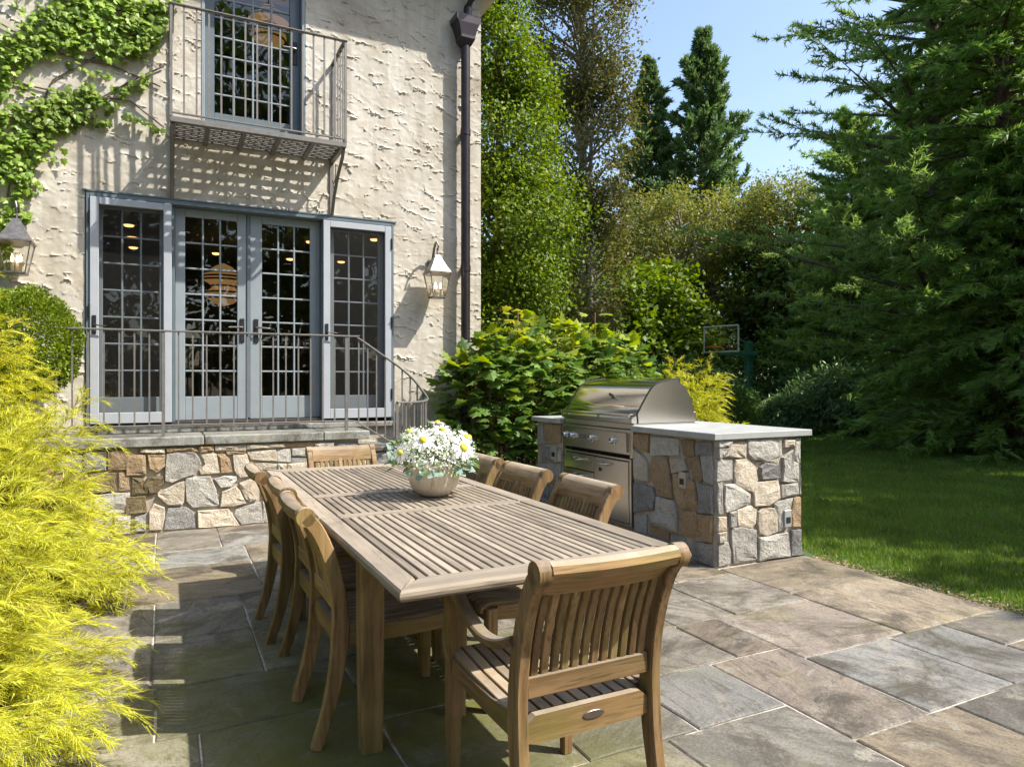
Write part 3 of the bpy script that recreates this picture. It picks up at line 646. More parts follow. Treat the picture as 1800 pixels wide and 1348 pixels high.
# ================================================================ house
house = empty('house', (0.5, 9.0, 0), 'two storey cream stucco house with blue grey French doors and rough trowelled walls', 'house')
YW = 7.35
OPEN = [(-0.66, 2.225, 0.885, 3.05), (0.30, 1.285, 3.80, 5.86)]
def stucco_wall():
    res = 0.0116; x0, x1, z0, z1 = -1.65, 3.27, -0.05, 5.75
    nx = int(round((x1 - x0) / res)) + 1; nz = int(round((z1 - z0) / res)) + 1
    xs = np.linspace(x0, x1, nx); zs = np.linspace(z0, z1, nz)
    def vn(cell):                              # smooth value noise
        gx = int((x1 - x0) / cell) + 3; gz = int((z1 - z0) / cell) + 3; g = rng.random((gx, gz))
        u = (xs - x0) / cell; v = (zs - z0) / cell; i = u.astype(int); j = v.astype(int); fu = u - i; fv = v - j
        fu = (fu * fu * (3 - 2 * fu))[:, None]; fv = (fv * fv * (3 - 2 * fv))[None]
        return (g[np.ix_(i, j)] * (1 - fu) + g[np.ix_(i + 1, j)] * fu) * (1 - fv) + (g[np.ix_(i, j + 1)] * (1 - fu) + g[np.ix_(i + 1, j + 1)] * fu) * fv
    n1 = vn(0.05); n2 = vn(0.12); n3 = vn(0.6); rag = (vn(0.035) - 0.5) + 0.6 * (vn(0.08) - 0.5)
    H = np.zeros((nx, nz))
    for _ in range(3000):
        cx = rng.uniform(x0, x1); cz = rng.uniform(z0, z1); a = rng.uniform(0.08, 0.24); b = rng.uniform(0.035, 0.085); th = rng.normal(-0.15, 0.22)
        i0, i1 = np.searchsorted(xs, [cx - a * 1.3, cx + a * 1.3]); j0, j1 = np.searchsorted(zs, [cz - a * 1.2, cz + a * 1.2])
        if i1 - i0 < 3 or j1 - j0 < 3: continue
        X = (xs[i0:i1] - cx)[:, None]; Z = (zs[j0:j1] - cz)[None]
        u = (X * math.cos(th) + Z * math.sin(th)) / a; v = (-X * math.sin(th) + Z * math.cos(th)) / b
        e = u * u + v * v + 1.0 * rag[i0:i1, j0:j1]; mk = e < 0.8
        # a trowel pass: flat body, torn lip along its lower edge
        lip = np.clip((e - 0.42) / 0.36, 0, 1) * np.clip(-v * 1.6 + 0.1, 0, 1) * np.clip(1.1 - np.abs(u), 0, 1)
        h = rng.uniform(0, 0.003) + rng.uniform(0.004, 0.020) * lip + 0.0025 * (n1[i0:i1, j0:j1] - 0.5)
        sub = H[i0:i1, j0:j1]; sub[mk] = 0.25 * sub[mk] + h[mk]
    H += 0.008 * (n3 - 0.5) + 0.002 * (n2 - 0.5)
    V = np.stack([np.repeat(xs, nz), (YW - H).ravel(), np.tile(zs, nx)], 1)
    i, j = np.meshgrid(np.arange(nx - 1), np.arange(nz - 1), indexing='ij')
    xc = xs[:-1] + res / 2; zc = zs[:-1] + res / 2; keep = np.ones((nx - 1, nz - 1), bool)
    for (a, b, c, d) in OPEN: keep &= ~(((xc > a) & (xc < b))[:, None] & ((zc > c) & (zc < d))[None])
    k = (i * nz + j)[keep]
    F = np.stack([k, k + nz, k + nz + 1, k + 1], 1)
    o = trimesh('wall', V, F, 'stucco', house, (0.2, YW, 3.0)); o.data.shade_smooth(); o.data.set_sharp_from_angle(angle=R(30))
stucco_wall()
MB().box(-9, -1.65, YW, YW + 0.2, -0.05, 6.0).box(-1.65, 3.27, YW, YW + 0.2, 5.86, 6.0).box(-1.65, 0.3, YW + 0.001, YW + 0.2, 5.74, 5.86).box(1.285, 3.27, YW + 0.001, YW + 0.2, 5.74, 5.86).obj('wall', 'stucco', house)
MB().box(3.05, 3.268, YW + 0.012, 13, -0.05, 6.0).obj('side_wall', 'stucco', house)
# wall thickness round the openings
for (a, b, c, d) in OPEN:
    MB().box(a - 0.05, a - 0.002, YW + 0.004, YW + 0.2, c, d).box(b + 0.002, b + 0.05, YW + 0.004, YW + 0.2, c, d).box(a - 0.05, b + 0.05, YW + 0.004, YW + 0.2, d + 0.002, d + 0.06).obj('reveal', 'stucco', house)
# eave, gutter, roof
MB().box(-9, 3.62, 6.92, 9.0, 6.0, 6.06).obj('soffit', mat_plain('cream_paint', (0.55, 0.50, 0.42), 0.6), house)
MB().box(-9, 3.62, 6.90, 6.918, 5.98, 6.18).obj('fascia', 'spout', house)
rf = MB().prism([(6.78, 6.19), (6.78, 6.24), (11.0, 9.2), (13.4, 7.6), (13.4, 7.55), (11.0, 9.12)], 'x', -9, 3.7).obj('roof', mat_plain('slate_roof', (0.10, 0.10, 0.105), 0.7, 0, 0.3, 10, 0.5), house)
gp = [(6.89 - 0.06 + 0.065 * math.cos(t), 6.13 + 0.075 * math.sin(t)) for t in np.linspace(math.pi, 2 * math.pi, 9)]
MB().rings([[(-9, p[0], p[1]) for p in gp], [(3.62, p[0], p[1]) for p in gp]], False, False).obj('gutter', 'spout', house)
# downspout with conductor head
px, py = 3.03, 7.235
ds = MB().tube([(px, py, 0.02), (px, py, 5.16)], 0.052, 16).obj('downspout', 'spout', house, True)
for z in (1.05, 2.56, 4.1): MB().tube([(px, py, z), (px, py, z + 0.07)], 0.058, 16).box(px - 0.02, px + 0.02, py + 0.03, YW - 0.006, z + 0.01, z + 0.06).obj('strap', 'spout', ds, True)
hp = [(0.05, 5.10), (0.085, 5.17), (0.085, 5.20), (0.12, 5.33), (0.145, 5.36), (0.145, 5.42), (0.12, 5.42)]
MB().rings([[(px + sx * r, py + sy * min(r, 0.105), z) for sx, sy in ((-1, -1), (1, -1), (1, 1), (-1, 1))] for r, z in hp]).obj('conductor_head', 'spout', ds)
MB().tube([(px + 0.02, py, 5.40), (px + 0.03, py, 5.55), (px + 0.06, py - 0.05, 5.66), (px + 0.2, py - 0.22, 5.82), (px + 0.27, py - 0.36, 5.93), (px + 0.28, py - 0.39, 6.08)], 0.05, 14).obj('elbow', 'spout', ds, True)

def bar(b, x0, x1, z0, z1, y0, y1, ch=0.004): b.box(x0, x1, y0, y1, z0, z1, ch); return b
def leaf_door(name, x0, x1, z0, z1, g, y, cols, nrow, mat, parent, thick=0.045, munt='frame', handle=None):
    """a glazed leaf: g = glass rectangle; stiles and rails one mesh, each pane and bar its own"""
    gx0, gx1, gz0, gz1 = g; b = MB()
    bar(b, x0, gx0, z0, z1, y, y + thick); bar(b, gx1, x1, z0, z1, y, y + thick)
    bar(b, gx0, gx1, z0, gz0, y + 0.001, y + thick - 0.001); bar(b, gx0, gx1, gz1, z1, y + 0.001, y + thick - 0.001)
    leaf = b.obj(name, mat, parent)
    cw = (gx1 - gx0) / cols; rh = (gz1 - gz0) / nrow
    for i in range(cols):
        for j in range(nrow):
            t = srg.uniform(-0.0012, 0.0012); u = srg.uniform(-0.0012, 0.0012); yy = y + thick / 2
            a, c, d, e = gx0 + i * cw, gx0 + (i + 1) * cw, gz0 + j * rh, gz0 + (j + 1) * rh
            MB().add([(a, yy + t, d), (c, yy - t, d), (c, yy - t + u, e), (a, yy + t + u, e)], [(0, 1, 2, 3)]).obj('pane', 'glass', leaf, fix=False)
    for i in range(1, cols): bar(MB(), gx0 + i * cw - 0.009, gx0 + i * cw + 0.009, gz0, gz1, y + 0.008, y + thick - 0.008).obj('glazing_bar', munt, leaf)
    for j in range(1, nrow): bar(MB(), gx0, gx1, gz0 + j * rh - 0.0085, gz0 + j * rh + 0.0085, y + 0.010, y + thick - 0.010).obj('glazing_bar', munt, leaf)
    if handle:
        hx, hz, sgn = handle
        MB().box(hx - 0.022, hx + 0.022, y - 0.012, y - 0.001, hz - 0.12, hz + 0.12, 0.004).obj('handle_plate', 'black', leaf)
        MB().tube([(hx, y - 0.01, hz + 0.03), (hx, y - 0.055, hz + 0.03), (hx + sgn * 0.03, y - 0.06, hz + 0.03), (hx + sgn * 0.13, y - 0.058, hz + 0.025)], 0.009, 8).obj('lever', 'lead', leaf, True)
    return leaf
YD = 7.45
fr = MB(); bar(fr, -0.655, -0.628, 0.89, 3.045, YW - 0.02, YW + 0.19); bar(fr, 2.195, 2.222, 0.89, 3.045, YW - 0.02, YW + 0.19); bar(fr, -0.628, 2.195, 3.005, 3.045, YW - 0.022, YW + 0.19)
bar(fr, 0.035, 0.072, 0.93, 3.005, YW + 0.03, YW + 0.19); bar(fr, 1.455, 1.492, 0.93, 3.005, YW + 0.03, YW + 0.19); bar(fr, 0.726, 0.757, 0.95, 3.005, YD - 0.012, YD + 0.06)
fr.obj('door_frame', 'frame_d', house)
MB().box(-0.70, 2.26, YW - 0.055, YW + 0.18, 0.835, 0.888, 0.006).obj('sill', 'cap', house)
MB().box(0.04, 1.49, YW + 0.01, YW + 0.17, 0.889, 0.935, 0.004).obj('threshold', mat_plain('dark_bronze_threshold', (0.07, 0.06, 0.055), 0.4, 0.4), house)
MB().box(-0.68, 2.25, YW - 0.028, YW + 0.0, 3.047, 3.062).obj('drip_cap', 'frame_d', house)
leaf_door('french_door', 0.074, 0.725, 0.94, 3.003, (0.163, 0.637, 1.17, 2.925), YD, 3, 7, 'frame', house, handle=(0.682, 1.83, -1))
leaf_door('french_door', 0.758, 1.453, 0.94, 3.003, (0.872, 1.350, 1.17, 2.925), YD, 3, 7, 'frame', house, handle=(0.815, 1.83, 1))
leaf_door('sidelight', -0.626, 0.033, 0.94, 3.003, (-0.53, -0.06, 1.17, 2.925), YD, 3, 7, 'frame', house)
leaf_door('sidelight', 1.494, 2.193, 0.94, 3.003, (1.60, 2.08, 1.17, 2.925), YD, 3, 7, 'frame', house)
for x0, x1 in ((-0.622, 0.045), (1.462, 2.19)):
    b = MB(); y0, y1 = YW - 0.035, YW + 0.0
    bar(b, x0, x0 + 0.07, 0.93, 3.0, y0, y1); bar(b, x1 - 0.07, x1, 0.93, 3.0, y0, y1); bar(b, x0 + 0.07, x1 - 0.07, 2.935, 3.0, y0 + 0.001, y1 - 0.001); bar(b, x0 + 0.07, x1 - 0.07, 0.93, 1.03, y0 + 0.001, y1 - 0.001)
    sd = b.obj('screen_door', 'frame_w', house)
    MB().add([(x0 + 0.06, y0 + 0.02, 1.02), (x1 - 0.06, y0 + 0.02, 1.02), (x1 - 0.06, y0 + 0.02, 2.945), (x0 + 0.06, y0 + 0.02, 2.945)], [(0, 1, 2, 3)]).obj('insect_mesh', 'screen', sd, fix=False)
    for z in (1.12, 1.9, 2.75): hx = x0 - 0.004 if x0 < 0 else x1 + 0.004; MB().tube([(hx, y0 - 0.004, z), (hx, y0 - 0.004, z + 0.12)], 0.009, 8).obj('hinge', 'black', sd)
    hx = x0 + 0.035; MB().box(hx - 0.016, hx + 0.016, y0 - 0.010, y0 - 0.001, 1.75, 1.92, 0.003).tube([(hx, y0 - 0.012, 1.83), (hx, y0 - 0.05, 1.83), (hx + 0.10, y0 - 0.05, 1.82)], 0.007, 6).obj('handle', 'black', sd)
# upper balcony door
fr = MB(); bar(fr, 0.302, 0.335, 3.80, 5.85, YW - 0.004, YW + 0.19); bar(fr, 1.25, 1.283, 3.80, 5.85, YW - 0.004, YW + 0.19); bar(fr, 0.335, 1.25, 5.80, 5.85, YW - 0.004, YW + 0.19); bar(fr, 0.335, 1.25, 3.80, 3.84, YW - 0.004, YW + 0.19)
fr.obj('door_frame', 'frame', house)
leaf_door('balcony_door', 0.337, 1.248, 3.842, 5.798, (0.425, 1.145, 3.98, 5.70), YW + 0.09, 4, 9, 'frame_d', house, handle=(1.195, 4.72, -1))
# rooms behind the glass
def room(x0, x1, y0, y1, z0, z1):
    b = MB(); b.add([(x0, y1, z0), (x1, y1, z0), (x1, y1, z1), (x0, y1, z1), (x0, y0, z0), (x1, y0, z0), (x1, y0, z1), (x0, y0, z1)], [(0, 1, 2, 3), (0, 3, 7, 4), (1, 5, 6, 2)]); b.obj('room_wall', 'room', house, fix=False)
    MB().add([(x0, y0, z0), (x1, y0, z0), (x1, y1, z0), (x0, y1, z0)], [(0, 1, 2, 3)]).obj('room_floor', 'roomfloor', house, fix=False)
    MB().add([(x0, y0, z1), (x1, y0, z1), (x1, y1, z1), (x0, y1, z1)], [(0, 1, 2, 3)]).obj('room_ceiling', 'roomceil', house, fix=False)
room(-2.6, 3.0, YW + 0.21, 12.6, 0.89, 3.055); room(-1.6, 3.0, YW + 0.21, 11.5, 3.70, 6.35)
for x0, x1, z0, z1 in ((-2.6, -0.66, 0.9, 3.054), (2.225, 3.0, 0.9, 3.054), (-1.6, 0.30, 3.71, 6.34), (1.285, 3.0, 3.71, 6.34), (0.30, 1.285, 5.87, 6.34)):
    MB().box(x0, x1, YW + 0.202, YW + 0.22, z0, z1).obj('inner_wall', 'room', house)
MT['amber'] = mat_emit('amber_shade', (0.55, 0.30, 0.11), 0.22); MT['spot'] = mat_emit('warm_spot', (1.0, 0.58, 0.24), 1.6)
for x, y in ((-0.37, 8.7), (-0.37, 9.42), (-0.38, 10.13), (0.6, 10.1), (1.56, 10.1), (2.25, 10.0), (1.59, 8.74), (2.26, 8.25), (-1.1, 11.9), (0.6, 11.6)):
    l = empty('ceiling_downlight', (x, y, 3.04), 'small warm recessed ceiling light glowing in the room behind the doors', 'ceiling light', 'recessed lights behind the glass')
    MB().lathe([(0.075, 3.050), (0.075, 3.040), (0.055, 3.040)], 16, (x, y, 0)).obj('trim_ring', 'roomceil', l)
    MB().lathe([(0.054, 3.038), (0.045, 3.024), (0.02, 3.018)], 16, (x, y, 0)).obj('lens', 'spot', l)
def pendant(x, y, z, s, label):
    l = empty('pendant_lamp', (x, y, z), label, 'lamp')
    MB().lathe([(0.02 * s, 0.30 * s), (0.10 * s, 0.26 * s), (0.22 * s, 0.16 * s), (0.24 * s, 0.10 * s), (0.16 * s, 0.05 * s), (0.13 * s, 0.0), (0.20 * s, -0.05 * s), (0.21 * s, -0.10 * s), (0.12 * s, -0.18 * s), (0.01, -0.22 * s)], 24, (x, y, z)).obj('shade', 'amber', l, True)
    for r_, zz in ((0.235, 0.13), (0.245, 0.09), (0.20, 0.18), (0.21, -0.06), (0.19, -0.13), (0.14, 0.02)):
        MB().tube([(x + r_ * s * 1.03 * math.cos(a), y + r_ * s * 1.03 * math.sin(a), z + zz * s) for a in np.linspace(0, 2 * math.pi, 25)], 0.012 * s, 6, False).obj('rib', mat_plain('dark_cane', (0.12, 0.06, 0.02), 0.6) if 'cane' not in MT else MT['cane'], l)
    MB().tube([(x, y, z + 0.29 * s), (x, y, z + 0.9)], 0.006, 6).obj('cord', 'black', l)
MT['cane'] = mat_plain('dark_cane', (0.12, 0.06, 0.02), 0.6)
pendant(0.62, 9.1, 2.45, 1.0, 'ribbed amber pendant lamp hanging in the room behind the French doors')
pendant(1.12, 8.9, 5.62, 1.0, 'round amber pendant lamp in the upper room behind the balcony door')
tb = empty('dining_sideboard', (1.2, 11.9, 0.89), 'dark low sideboard against the far wall of the room behind the doors', 'sideboard')
MB().box(0.1, 2.3, 11.7, 12.2, 1.02, 1.75, 0.01).obj('body', 'roomfloor', tb); MB().box(0.06, 2.34, 11.66, 12.24, 1.751, 1.79, 0.005).obj('top', 'room', tb)
for x in (0.16, 2.2): MB().box(x, x + 0.07, 11.75, 11.82, 0.89, 1.019).obj('leg', 'roomfloor', tb)

# ================================================================ iron balcony
bal = empty('iron_balcony', (0.8, 7.05, 3.6), 'narrow grey iron balcony with upright bars and a slotted floor under the upper glazed door', 'balcony')
BX0, BX1, BY0, BY1, BZ, BT = 0.028, 1.575, 6.76, YW - 0.004, 3.60, 4.645
fb = MB(); bar(fb, BX0, BX1, BZ, BZ + 0.05, BY0, BY0 + 0.045); bar(fb, BX0, BX0 + 0.045, BZ + 0.001, BZ + 0.049, BY0 + 0.045, BY1); bar(fb, BX1 - 0.045, BX1, BZ + 0.001, BZ + 0.049, BY0 + 0.045, BY1)
fb.obj('floor_frame', 'iron', bal)
for i in range(1, 5):
    x = BX0 + (BX1 - BX0) * i / 5; MB().box(x - 0.02, x + 0.02, BY0 + 0.046, BY1, BZ + 0.004, BZ + 0.034).obj('joist', 'iron', bal)
gr = MB(); ny = 10; 
for j in range(ny + 1):
    y = BY0 + 0.045 + (BY1 - BY0 - 0.05) * j / ny; gr.box(BX0 + 0.04, BX1 - 0.04, y - 0.0165, y + 0.0165, BZ + 0.036, BZ + 0.042)
for j in range(ny):
    y0 = BY0 + 0.045 + (BY1 - BY0 - 0.05) * j / ny + 0.0165; y1 = y0 + (BY1 - BY0 - 0.05) / ny - 0.033; x = BX0 + 0.05 + (0.06 if j % 2 else 0)
    while x < BX1 - 0.06: gr.box(x, x + 0.02, y0, y1, BZ + 0.0365, BZ + 0.0415); x += 0.125
kind(gr.obj('floor_grating', 'iron', bal), 'stuff')
tr = MB(); bar(tr, BX0 - 0.008, BX1 + 0.008, BT - 0.012, BT, BY0 - 0.012, BY0 + 0.032, 0.003); bar(tr, BX0 - 0.008, BX0 + 0.034, BT - 0.0115, BT - 0.0005, BY0 + 0.032, BY1, 0.003); bar(tr, BX1 - 0.034, BX1 + 0.008, BT - 0.0115, BT - 0.0005, BY0 + 0.032, BY1, 0.003)
tr.obj('top_rail', 'iron', bal)
br = MB(); bar(br, BX0, BX1, BZ + 0.075, BZ + 0.09, BY0, BY0 + 0.018, 0.002); bar(br, BX0, BX0 + 0.018, BZ + 0.0755, BZ + 0.0895, BY0 + 0.018, BY1, 0.002); bar(br, BX1 - 0.018, BX1, BZ + 0.0755, BZ + 0.0895, BY0 + 0.018, BY1, 0.002); br.obj('bottom_rail', 'iron', bal)
for i in range(16):
    x = BX0 + 0.009 + (BX1 - BX0 - 0.018) * i / 15; wd = 0.011 if i in (0, 15) else 0.0075
    MB().box(x - wd, x + wd, BY0 + 0.009 - wd, BY0 + 0.009 + wd, (BZ + 0.05 if i in (0, 15) else BZ + 0.09), BT - 0.0125).obj('baluster', 'iron', bal)
for x in (BX0 + 0.009, BX1 - 0.009):
    for i in range(1, 6): y = BY0 + 0.009 + 0.112 * i; MB().box(x - 0.0075, x + 0.0075, y - 0.0075, y + 0.0075, BZ + 0.09, BT - 0.0125).obj('baluster', 'iron', bal)
for x in (BX0 + 0.022, BX1 - 0.022):
    b = MB(); b.box(x - 0.02, x + 0.02, BY1 - 0.015, BY1 - 0.001, 3.04, BZ - 0.001)
    b.sweep([(x, BY1 - 0.012, 3.05), (x, BY1 - 0.06, 3.12), (x, BY1 - 0.14, 3.25), (x, BY1 - 0.30, 3.40), (x, BY0 + 0.09, 3.52), (x, BY0 + 0.03, 3.595)], 0.032, 0.018, (1, 0, 0))
    k = b.obj('bracket', 'iron', bal)
    MB().tube([(x, BY1 - 0.05 - 0.05 * math.cos(a) * (1 - a / 14) - 0.018 * a, 3.32 + 0.05 * math.sin(a) + 0.022 * a) for a in np.linspace(0, 9.4, 30)], 0.006, 6).obj('scroll', 'iron', k)

# ================================================================ landing railing
rl = empty('landing_railing', (0.6, 6.85, 0.832), 'slim grey iron railing along the landing edge curving down at its stair end', 'railing')
RY = 6.85; RT = 1.765
top = [(-2.15, RY, RT), (-0.6, RY, RT), (0.6, RY, RT), (1.64, RY, RT), (1.70, RY, RT - 0.012), (1.932, RY, 1.600), (2.12, RY - 0.01, 1.472), (2.26, RY - 0.03, 1.352), (2.345, RY - 0.08, 1.235), (2.365, RY - 0.17, 1.155), (2.32, RY - 0.28, 1.128), (2.24, RY - 0.37, 1.12), (2.10, RY - 0.46, 1.118), (1.955, RY - 0.50, 1.12)]
MB().sweep(top, 0.042, 0.016, (0, 1, 0), sub=3).obj('handrail', 'iron', rl, True)
MB().sweep([(-2.15, RY, 0.93), (1.62, RY, 0.93), (1.68, RY, 0.925), (1.95, RY, 0.76), (2.2, RY - 0.02, 0.60)], 0.026, 0.012, (0, 1, 0)).obj('bottom_rail', 'iron', rl)
for x in (-1.65, -0.024, 1.593): MB().box(x - 0.014, x + 0.014, RY - 0.014, RY + 0.014, 0.833, RT - 0.009).obj('post', 'iron', rl)
x = -2.09
while x < 1.55:
    if min(abs(x - q) for q in (-1.65, -0.024, 1.593)) > 0.04: MB().box(x - 0.0065, x + 0.0065, RY - 0.0065, RY + 0.0065, 0.937, RT - 0.009).obj('baluster', 'iron', rl)
    x += 0.1151
def along(path, s_):
    P = [Vector(p) for p in path]
    for a, b in zip(P[:-1], P[1:]):
        L = (b - a).length
        if s_ <= L: return a + (b - a) * (s_ / L)
        s_ -= L
    return P[-1]
sp = top[3:]; tot = sum((Vector(b) - Vector(a)).length for a, b in zip(sp[:-1], sp[1:])); s_ = 0.08
while s_ < tot - 0.01:
    p = along(sp, s_); zb = max(0.93 - 0.62 * (p.x - 1.68), 0.60) if p.y > RY - 0.06 else 0.003
    MB().box(p.x - 0.0065, p.x + 0.0065, p.y - 0.0065, p.y + 0.0065, zb, p.z - 0.007).obj('baluster', 'iron', rl); s_ += 0.108
p = Vector(top[-1]); MB().box(p.x - 0.012, p.x + 0.014, p.y - 0.012, p.y + 0.012, 0.003, p.z - 0.009).obj('post', 'iron', rl)

# ================================================================ wall lanterns
MT['bulb'] = mat_emit('candle_bulb', (1.0, 0.72, 0.40), 7.0); MT['candle'] = mat_plain('ivory_candle', (0.75, 0.70, 0.58), 0.5)
def lantern(x, label):
    y = 7.145; l = empty('wall_lantern', (x, YW, 2.3), label, 'lantern')
    MB().box(x - 0.045, x + 0.045, YW - 0.03, YW - 0.010, 2.53, 2.68, 0.008).obj('back_plate', 'lead', l)
    MB().tube([(x, YW - 0.03, 2.63), (x, YW - 0.07, 2.70), (x, YW - 0.11, 2.79), (x, YW - 0.165, 2.845), (x, y - 0.01, 2.84), (x, y - 0.04, 2.79), (x, y - 0.02, 2.755), (x, y, 2.77)], [0.014, 0.014, 0.014, 0.013, 0.012, 0.011, 0.01, 0.008], 10).obj('hook_arm', 'lead', l, True)
    MB().tube([(x, y, 2.775), (x, y, 2.69)], 0.007, 8).obj('hanger', 'lead', l)
    rf = [(0.026, 2.70), (0.034, 2.675), (0.045, 2.655), (0.075, 2.59), (0.118, 2.515), (0.126, 2.505), (0.126, 2.495), (0.115, 2.490)]
    MB().rings([[(x + a * r, y + b * r, z) for a, b in ((-1, -1), (1, -1), (1, 1), (-1, 1))] for r, z in rf[::-1]]).obj('roof_hood', 'lead', l)
    a, b, z1, z0 = 0.113, 0.070, 2.489, 2.245
    for sx in (-1, 1):
        for sy in (-1, 1): MB().sweep([(x + sx * a, y + sy * a, z1), (x + sx * b, y + sy * b, z0)], 0.009, 0.009, (1, 0.01, 0), n8=False).obj('corner_bar', 'lead', l)
    for (ux, uy) in ((1, 0), (-1, 0), (0, 1), (0, -1)):
        vx, vy = -uy, ux; q = 0.97
        MB().add([(x + ux * a * q + vx * a * q, y + uy * a * q + vy * a * q, z1), (x + ux * a * q - vx * a * q, y + uy * a * q - vy * a * q, z1), (x + ux * b * q - vx * b * q, y + uy * b * q - vy * b * q, z0), (x + ux * b * q + vx * b * q, y + uy * b * q + vy * b * q, z0)], [(0, 1, 2, 3)]).obj('glass_pane', 'lglass', l, fix=False)
    MB().rings([[(x + sx * r, y + sy * r, z) for sx, sy in ((-1, -1), (1, -1), (1, 1), (-1, 1))] for r, z in ((0.065, 2.225), (0.077, 2.232), (0.077, 2.244), (0.07, 2.246))]).obj('base', 'lead', l)
    for dx, dy in ((-0.028, -0.016), (0.032, -0.02), (0.0, 0.036)):
        MB().tube([(x + dx, y + dy, 2.247), (x + dx, y + dy, 2.33)], 0.011, 10).obj('candle', 'candle', l)
        MB().lathe([(0.002, 2.331), (0.010, 2.345), (0.011, 2.358), (0.007, 2.378), (0.001, 2.40)], 8, (x + dx, y + dy, 0)).obj('bulb', 'bulb', l, True)
lantern(2.655, 'aged metal glass lantern on a hooked arm between the doors and the downspout')
lantern(-1.14, 'aged metal glass lantern with lit candles hanging among the ivy above the clipped bush')

# ================================================================ grill island
isl = empty('grill_island', (3.9, 5.0, 0), 'rubble stone outdoor kitchen island with a bluestone counter beside the lawn', 'kitchen island')
MB().box(3.49, 4.30, 3.74, 4.70, -0.05, 0.904).box(3.49, 4.30, 5.86, 6.37, -0.05, 0.9035).box(3.56, 4.299, 4.7, 5.86, -0.05, 0.62).box(4.15, 4.298, 4.7, 5.86, 0.62, 0.903).obj('core', 'mortar', isl)
for k, p in ENDF: stone([(min(max(x, 3.492), 4.315), min(z, 0.895)) for x, z in p], 'y', 3.74, k, isl, 0.028)
for k, p in FRONT: stone([(min(max(y, 3.742), 6.36), min(max(z, 0.005), 0.895)) for y, z in p], 'x', 3.49, k, isl, 0.026)
fill(4.16, 4.68, 0.005, 0.10, 'x', 3.49, isl, 'gdo', 0.2, 0.1); fill(5.9, 6.36, 0.005, 0.40, 'x', 3.49, isl, 'gdo', 0.2, 0.14)
def fill_far():                                   # lawn side of the island, facing +x
    n = len(OFF)
    for y in np.arange(3.76, 6.3, 0.24):
        for z in (0.01, 0.19, 0.37, 0.55, 0.73):
            w0 = 0.22 + srg.uniform(-0.04, 0.015); b = MB(); t = srg.uniform(0.008, 0.02)
            r = [(y, z + 0.005), (y + w0, z + srg.uniform(0, 0.02)), (y + w0, z + 0.165), (y + w0 / 2, z + 0.17), (y, z + 0.16)]
            cy, cz = y + w0 / 2, z + 0.085
            b.rings([[(4.28, p, q) for p, q in r], [(4.30 + t * 0.6, p, q) for p, q in r], [(4.30 + t, cy + (p - cy) * 0.85, cz + (q - cz) * 0.85) for p, q in r]]); b.obj('stone', srg.choice('gtgd'), isl)
fill_far()
for (x0, x1, y0, y1) in ((3.435, 4.412, 3.695, 4.672), (3.435, 4.412, 5.825, 6.42), (4.17, 4.411, 4.674, 5.823)):
    MB().box(x0, x1, y0, y1, 0.905, 0.952, 0.004).obj('countertop', 'counter', isl)
def outlet(axis, u0, u1, z0, z1, val, mat):
    b = MB(); 
    f = (lambda a, c, d0, d1, e0, e1: b.box(a, c, val - d1, val - d0, e0, e1, 0.003)) if axis == 'y' else (lambda a, c, d0, d1, e0, e1: b.box(val - d1, val - d0, a, c, e0, e1, 0.003))
    f(u0, u1, -0.01, 0.042, z0, z1); o = b.obj('outlet_cover', mat, isl)
    b = MB(); um = (u0 + u1) / 2; zm = z0 + (z1 - z0) * 0.42; g = 0.3 * (u1 - u0)
    f = (lambda a, c, d0, d1, e0, e1: b.box(a, c, val - d1, val - d0, e0, e1)) if axis == 'y' else (lambda a, c, d0, d1, e0, e1: b.box(val - d1, val - d0, a, c, e0, e1))
    f(um - g, um + g, 0.0425, 0.045, zm - 0.022, zm + 0.022); b.obj('socket', 'dark', o)
MT['cover'] = mat_plain('beige_cover', (0.40, 0.36, 0.30), 0.5); MT['covg'] = mat_plain('grey_cover', (0.40, 0.41, 0.41), 0.4, 0.3)
outlet('y', 4.124, 4.196, 0.23, 0.357, 3.74, 'covg'); outlet('x', 4.02, 4.095, 0.52, 0.64, 3.49, 'cover'); outlet('x', 5.925, 6.03, 0.535, 0.67, 3.49, 'covg')

# ================================================================ gas grill with cabinet
gl = empty('gas_grill', (3.8, 5.25, 0.09), 'built in stainless steel gas grill with closed hood and knobs above steel drawers', 'grill')
G0, G1 = 4.68, 5.82
MB().box(3.47, 4.14, G0 + 0.005, G1 - 0.005, 0.915, 0.968, 0.006).obj('deck', 'steel', gl)
b = MB(); b.box(3.455, 3.55, G0 + 0.03, G1 - 0.03, 0.70, 0.913, 0.006).box(3.462, 3.55, G0 + 0.002, G0 + 0.045, 0.675, 0.912, 0.004).box(3.462, 3.55, G1 - 0.045, G1 - 0.002, 0.675, 0.912, 0.004); b.obj('body_frame', 'steel', gl)
cp = MB().prism([(3.452, 0.725), (3.452, 0.882), (3.440, 0.890), (3.432, 0.885), (3.438, 0.722)], 'y', G0 + 0.06, G1 - 0.06).obj('control_panel', 'steel', gl)
for y in (4.917, 5.248, 5.58, 5.702):
    k = MB(); k.lathe([(0.036, 0.0), (0.036, 0.006), (0.027, 0.008), (0.026, 0.035), (0.022, 0.04), (0.002, 0.041)], 20)
    k.v = [(3.4335 - z, y + a, 0.81 + c) for a, c, z in k.v]; kb = k.obj('knob', 'chrome', gl, True)
    MB().box(3.388, 3.3925, y - 0.004, y + 0.004, 0.815, 0.833).obj('pointer', 'dark', kb)
lp = MB().box(3.431, 3.4345, 5.36, 5.47, 0.80, 0.828, 0.001).obj('name_plate', mat_plain('dark_nameplate', (0.16, 0.155, 0.15), 0.35, 0.6), gl)
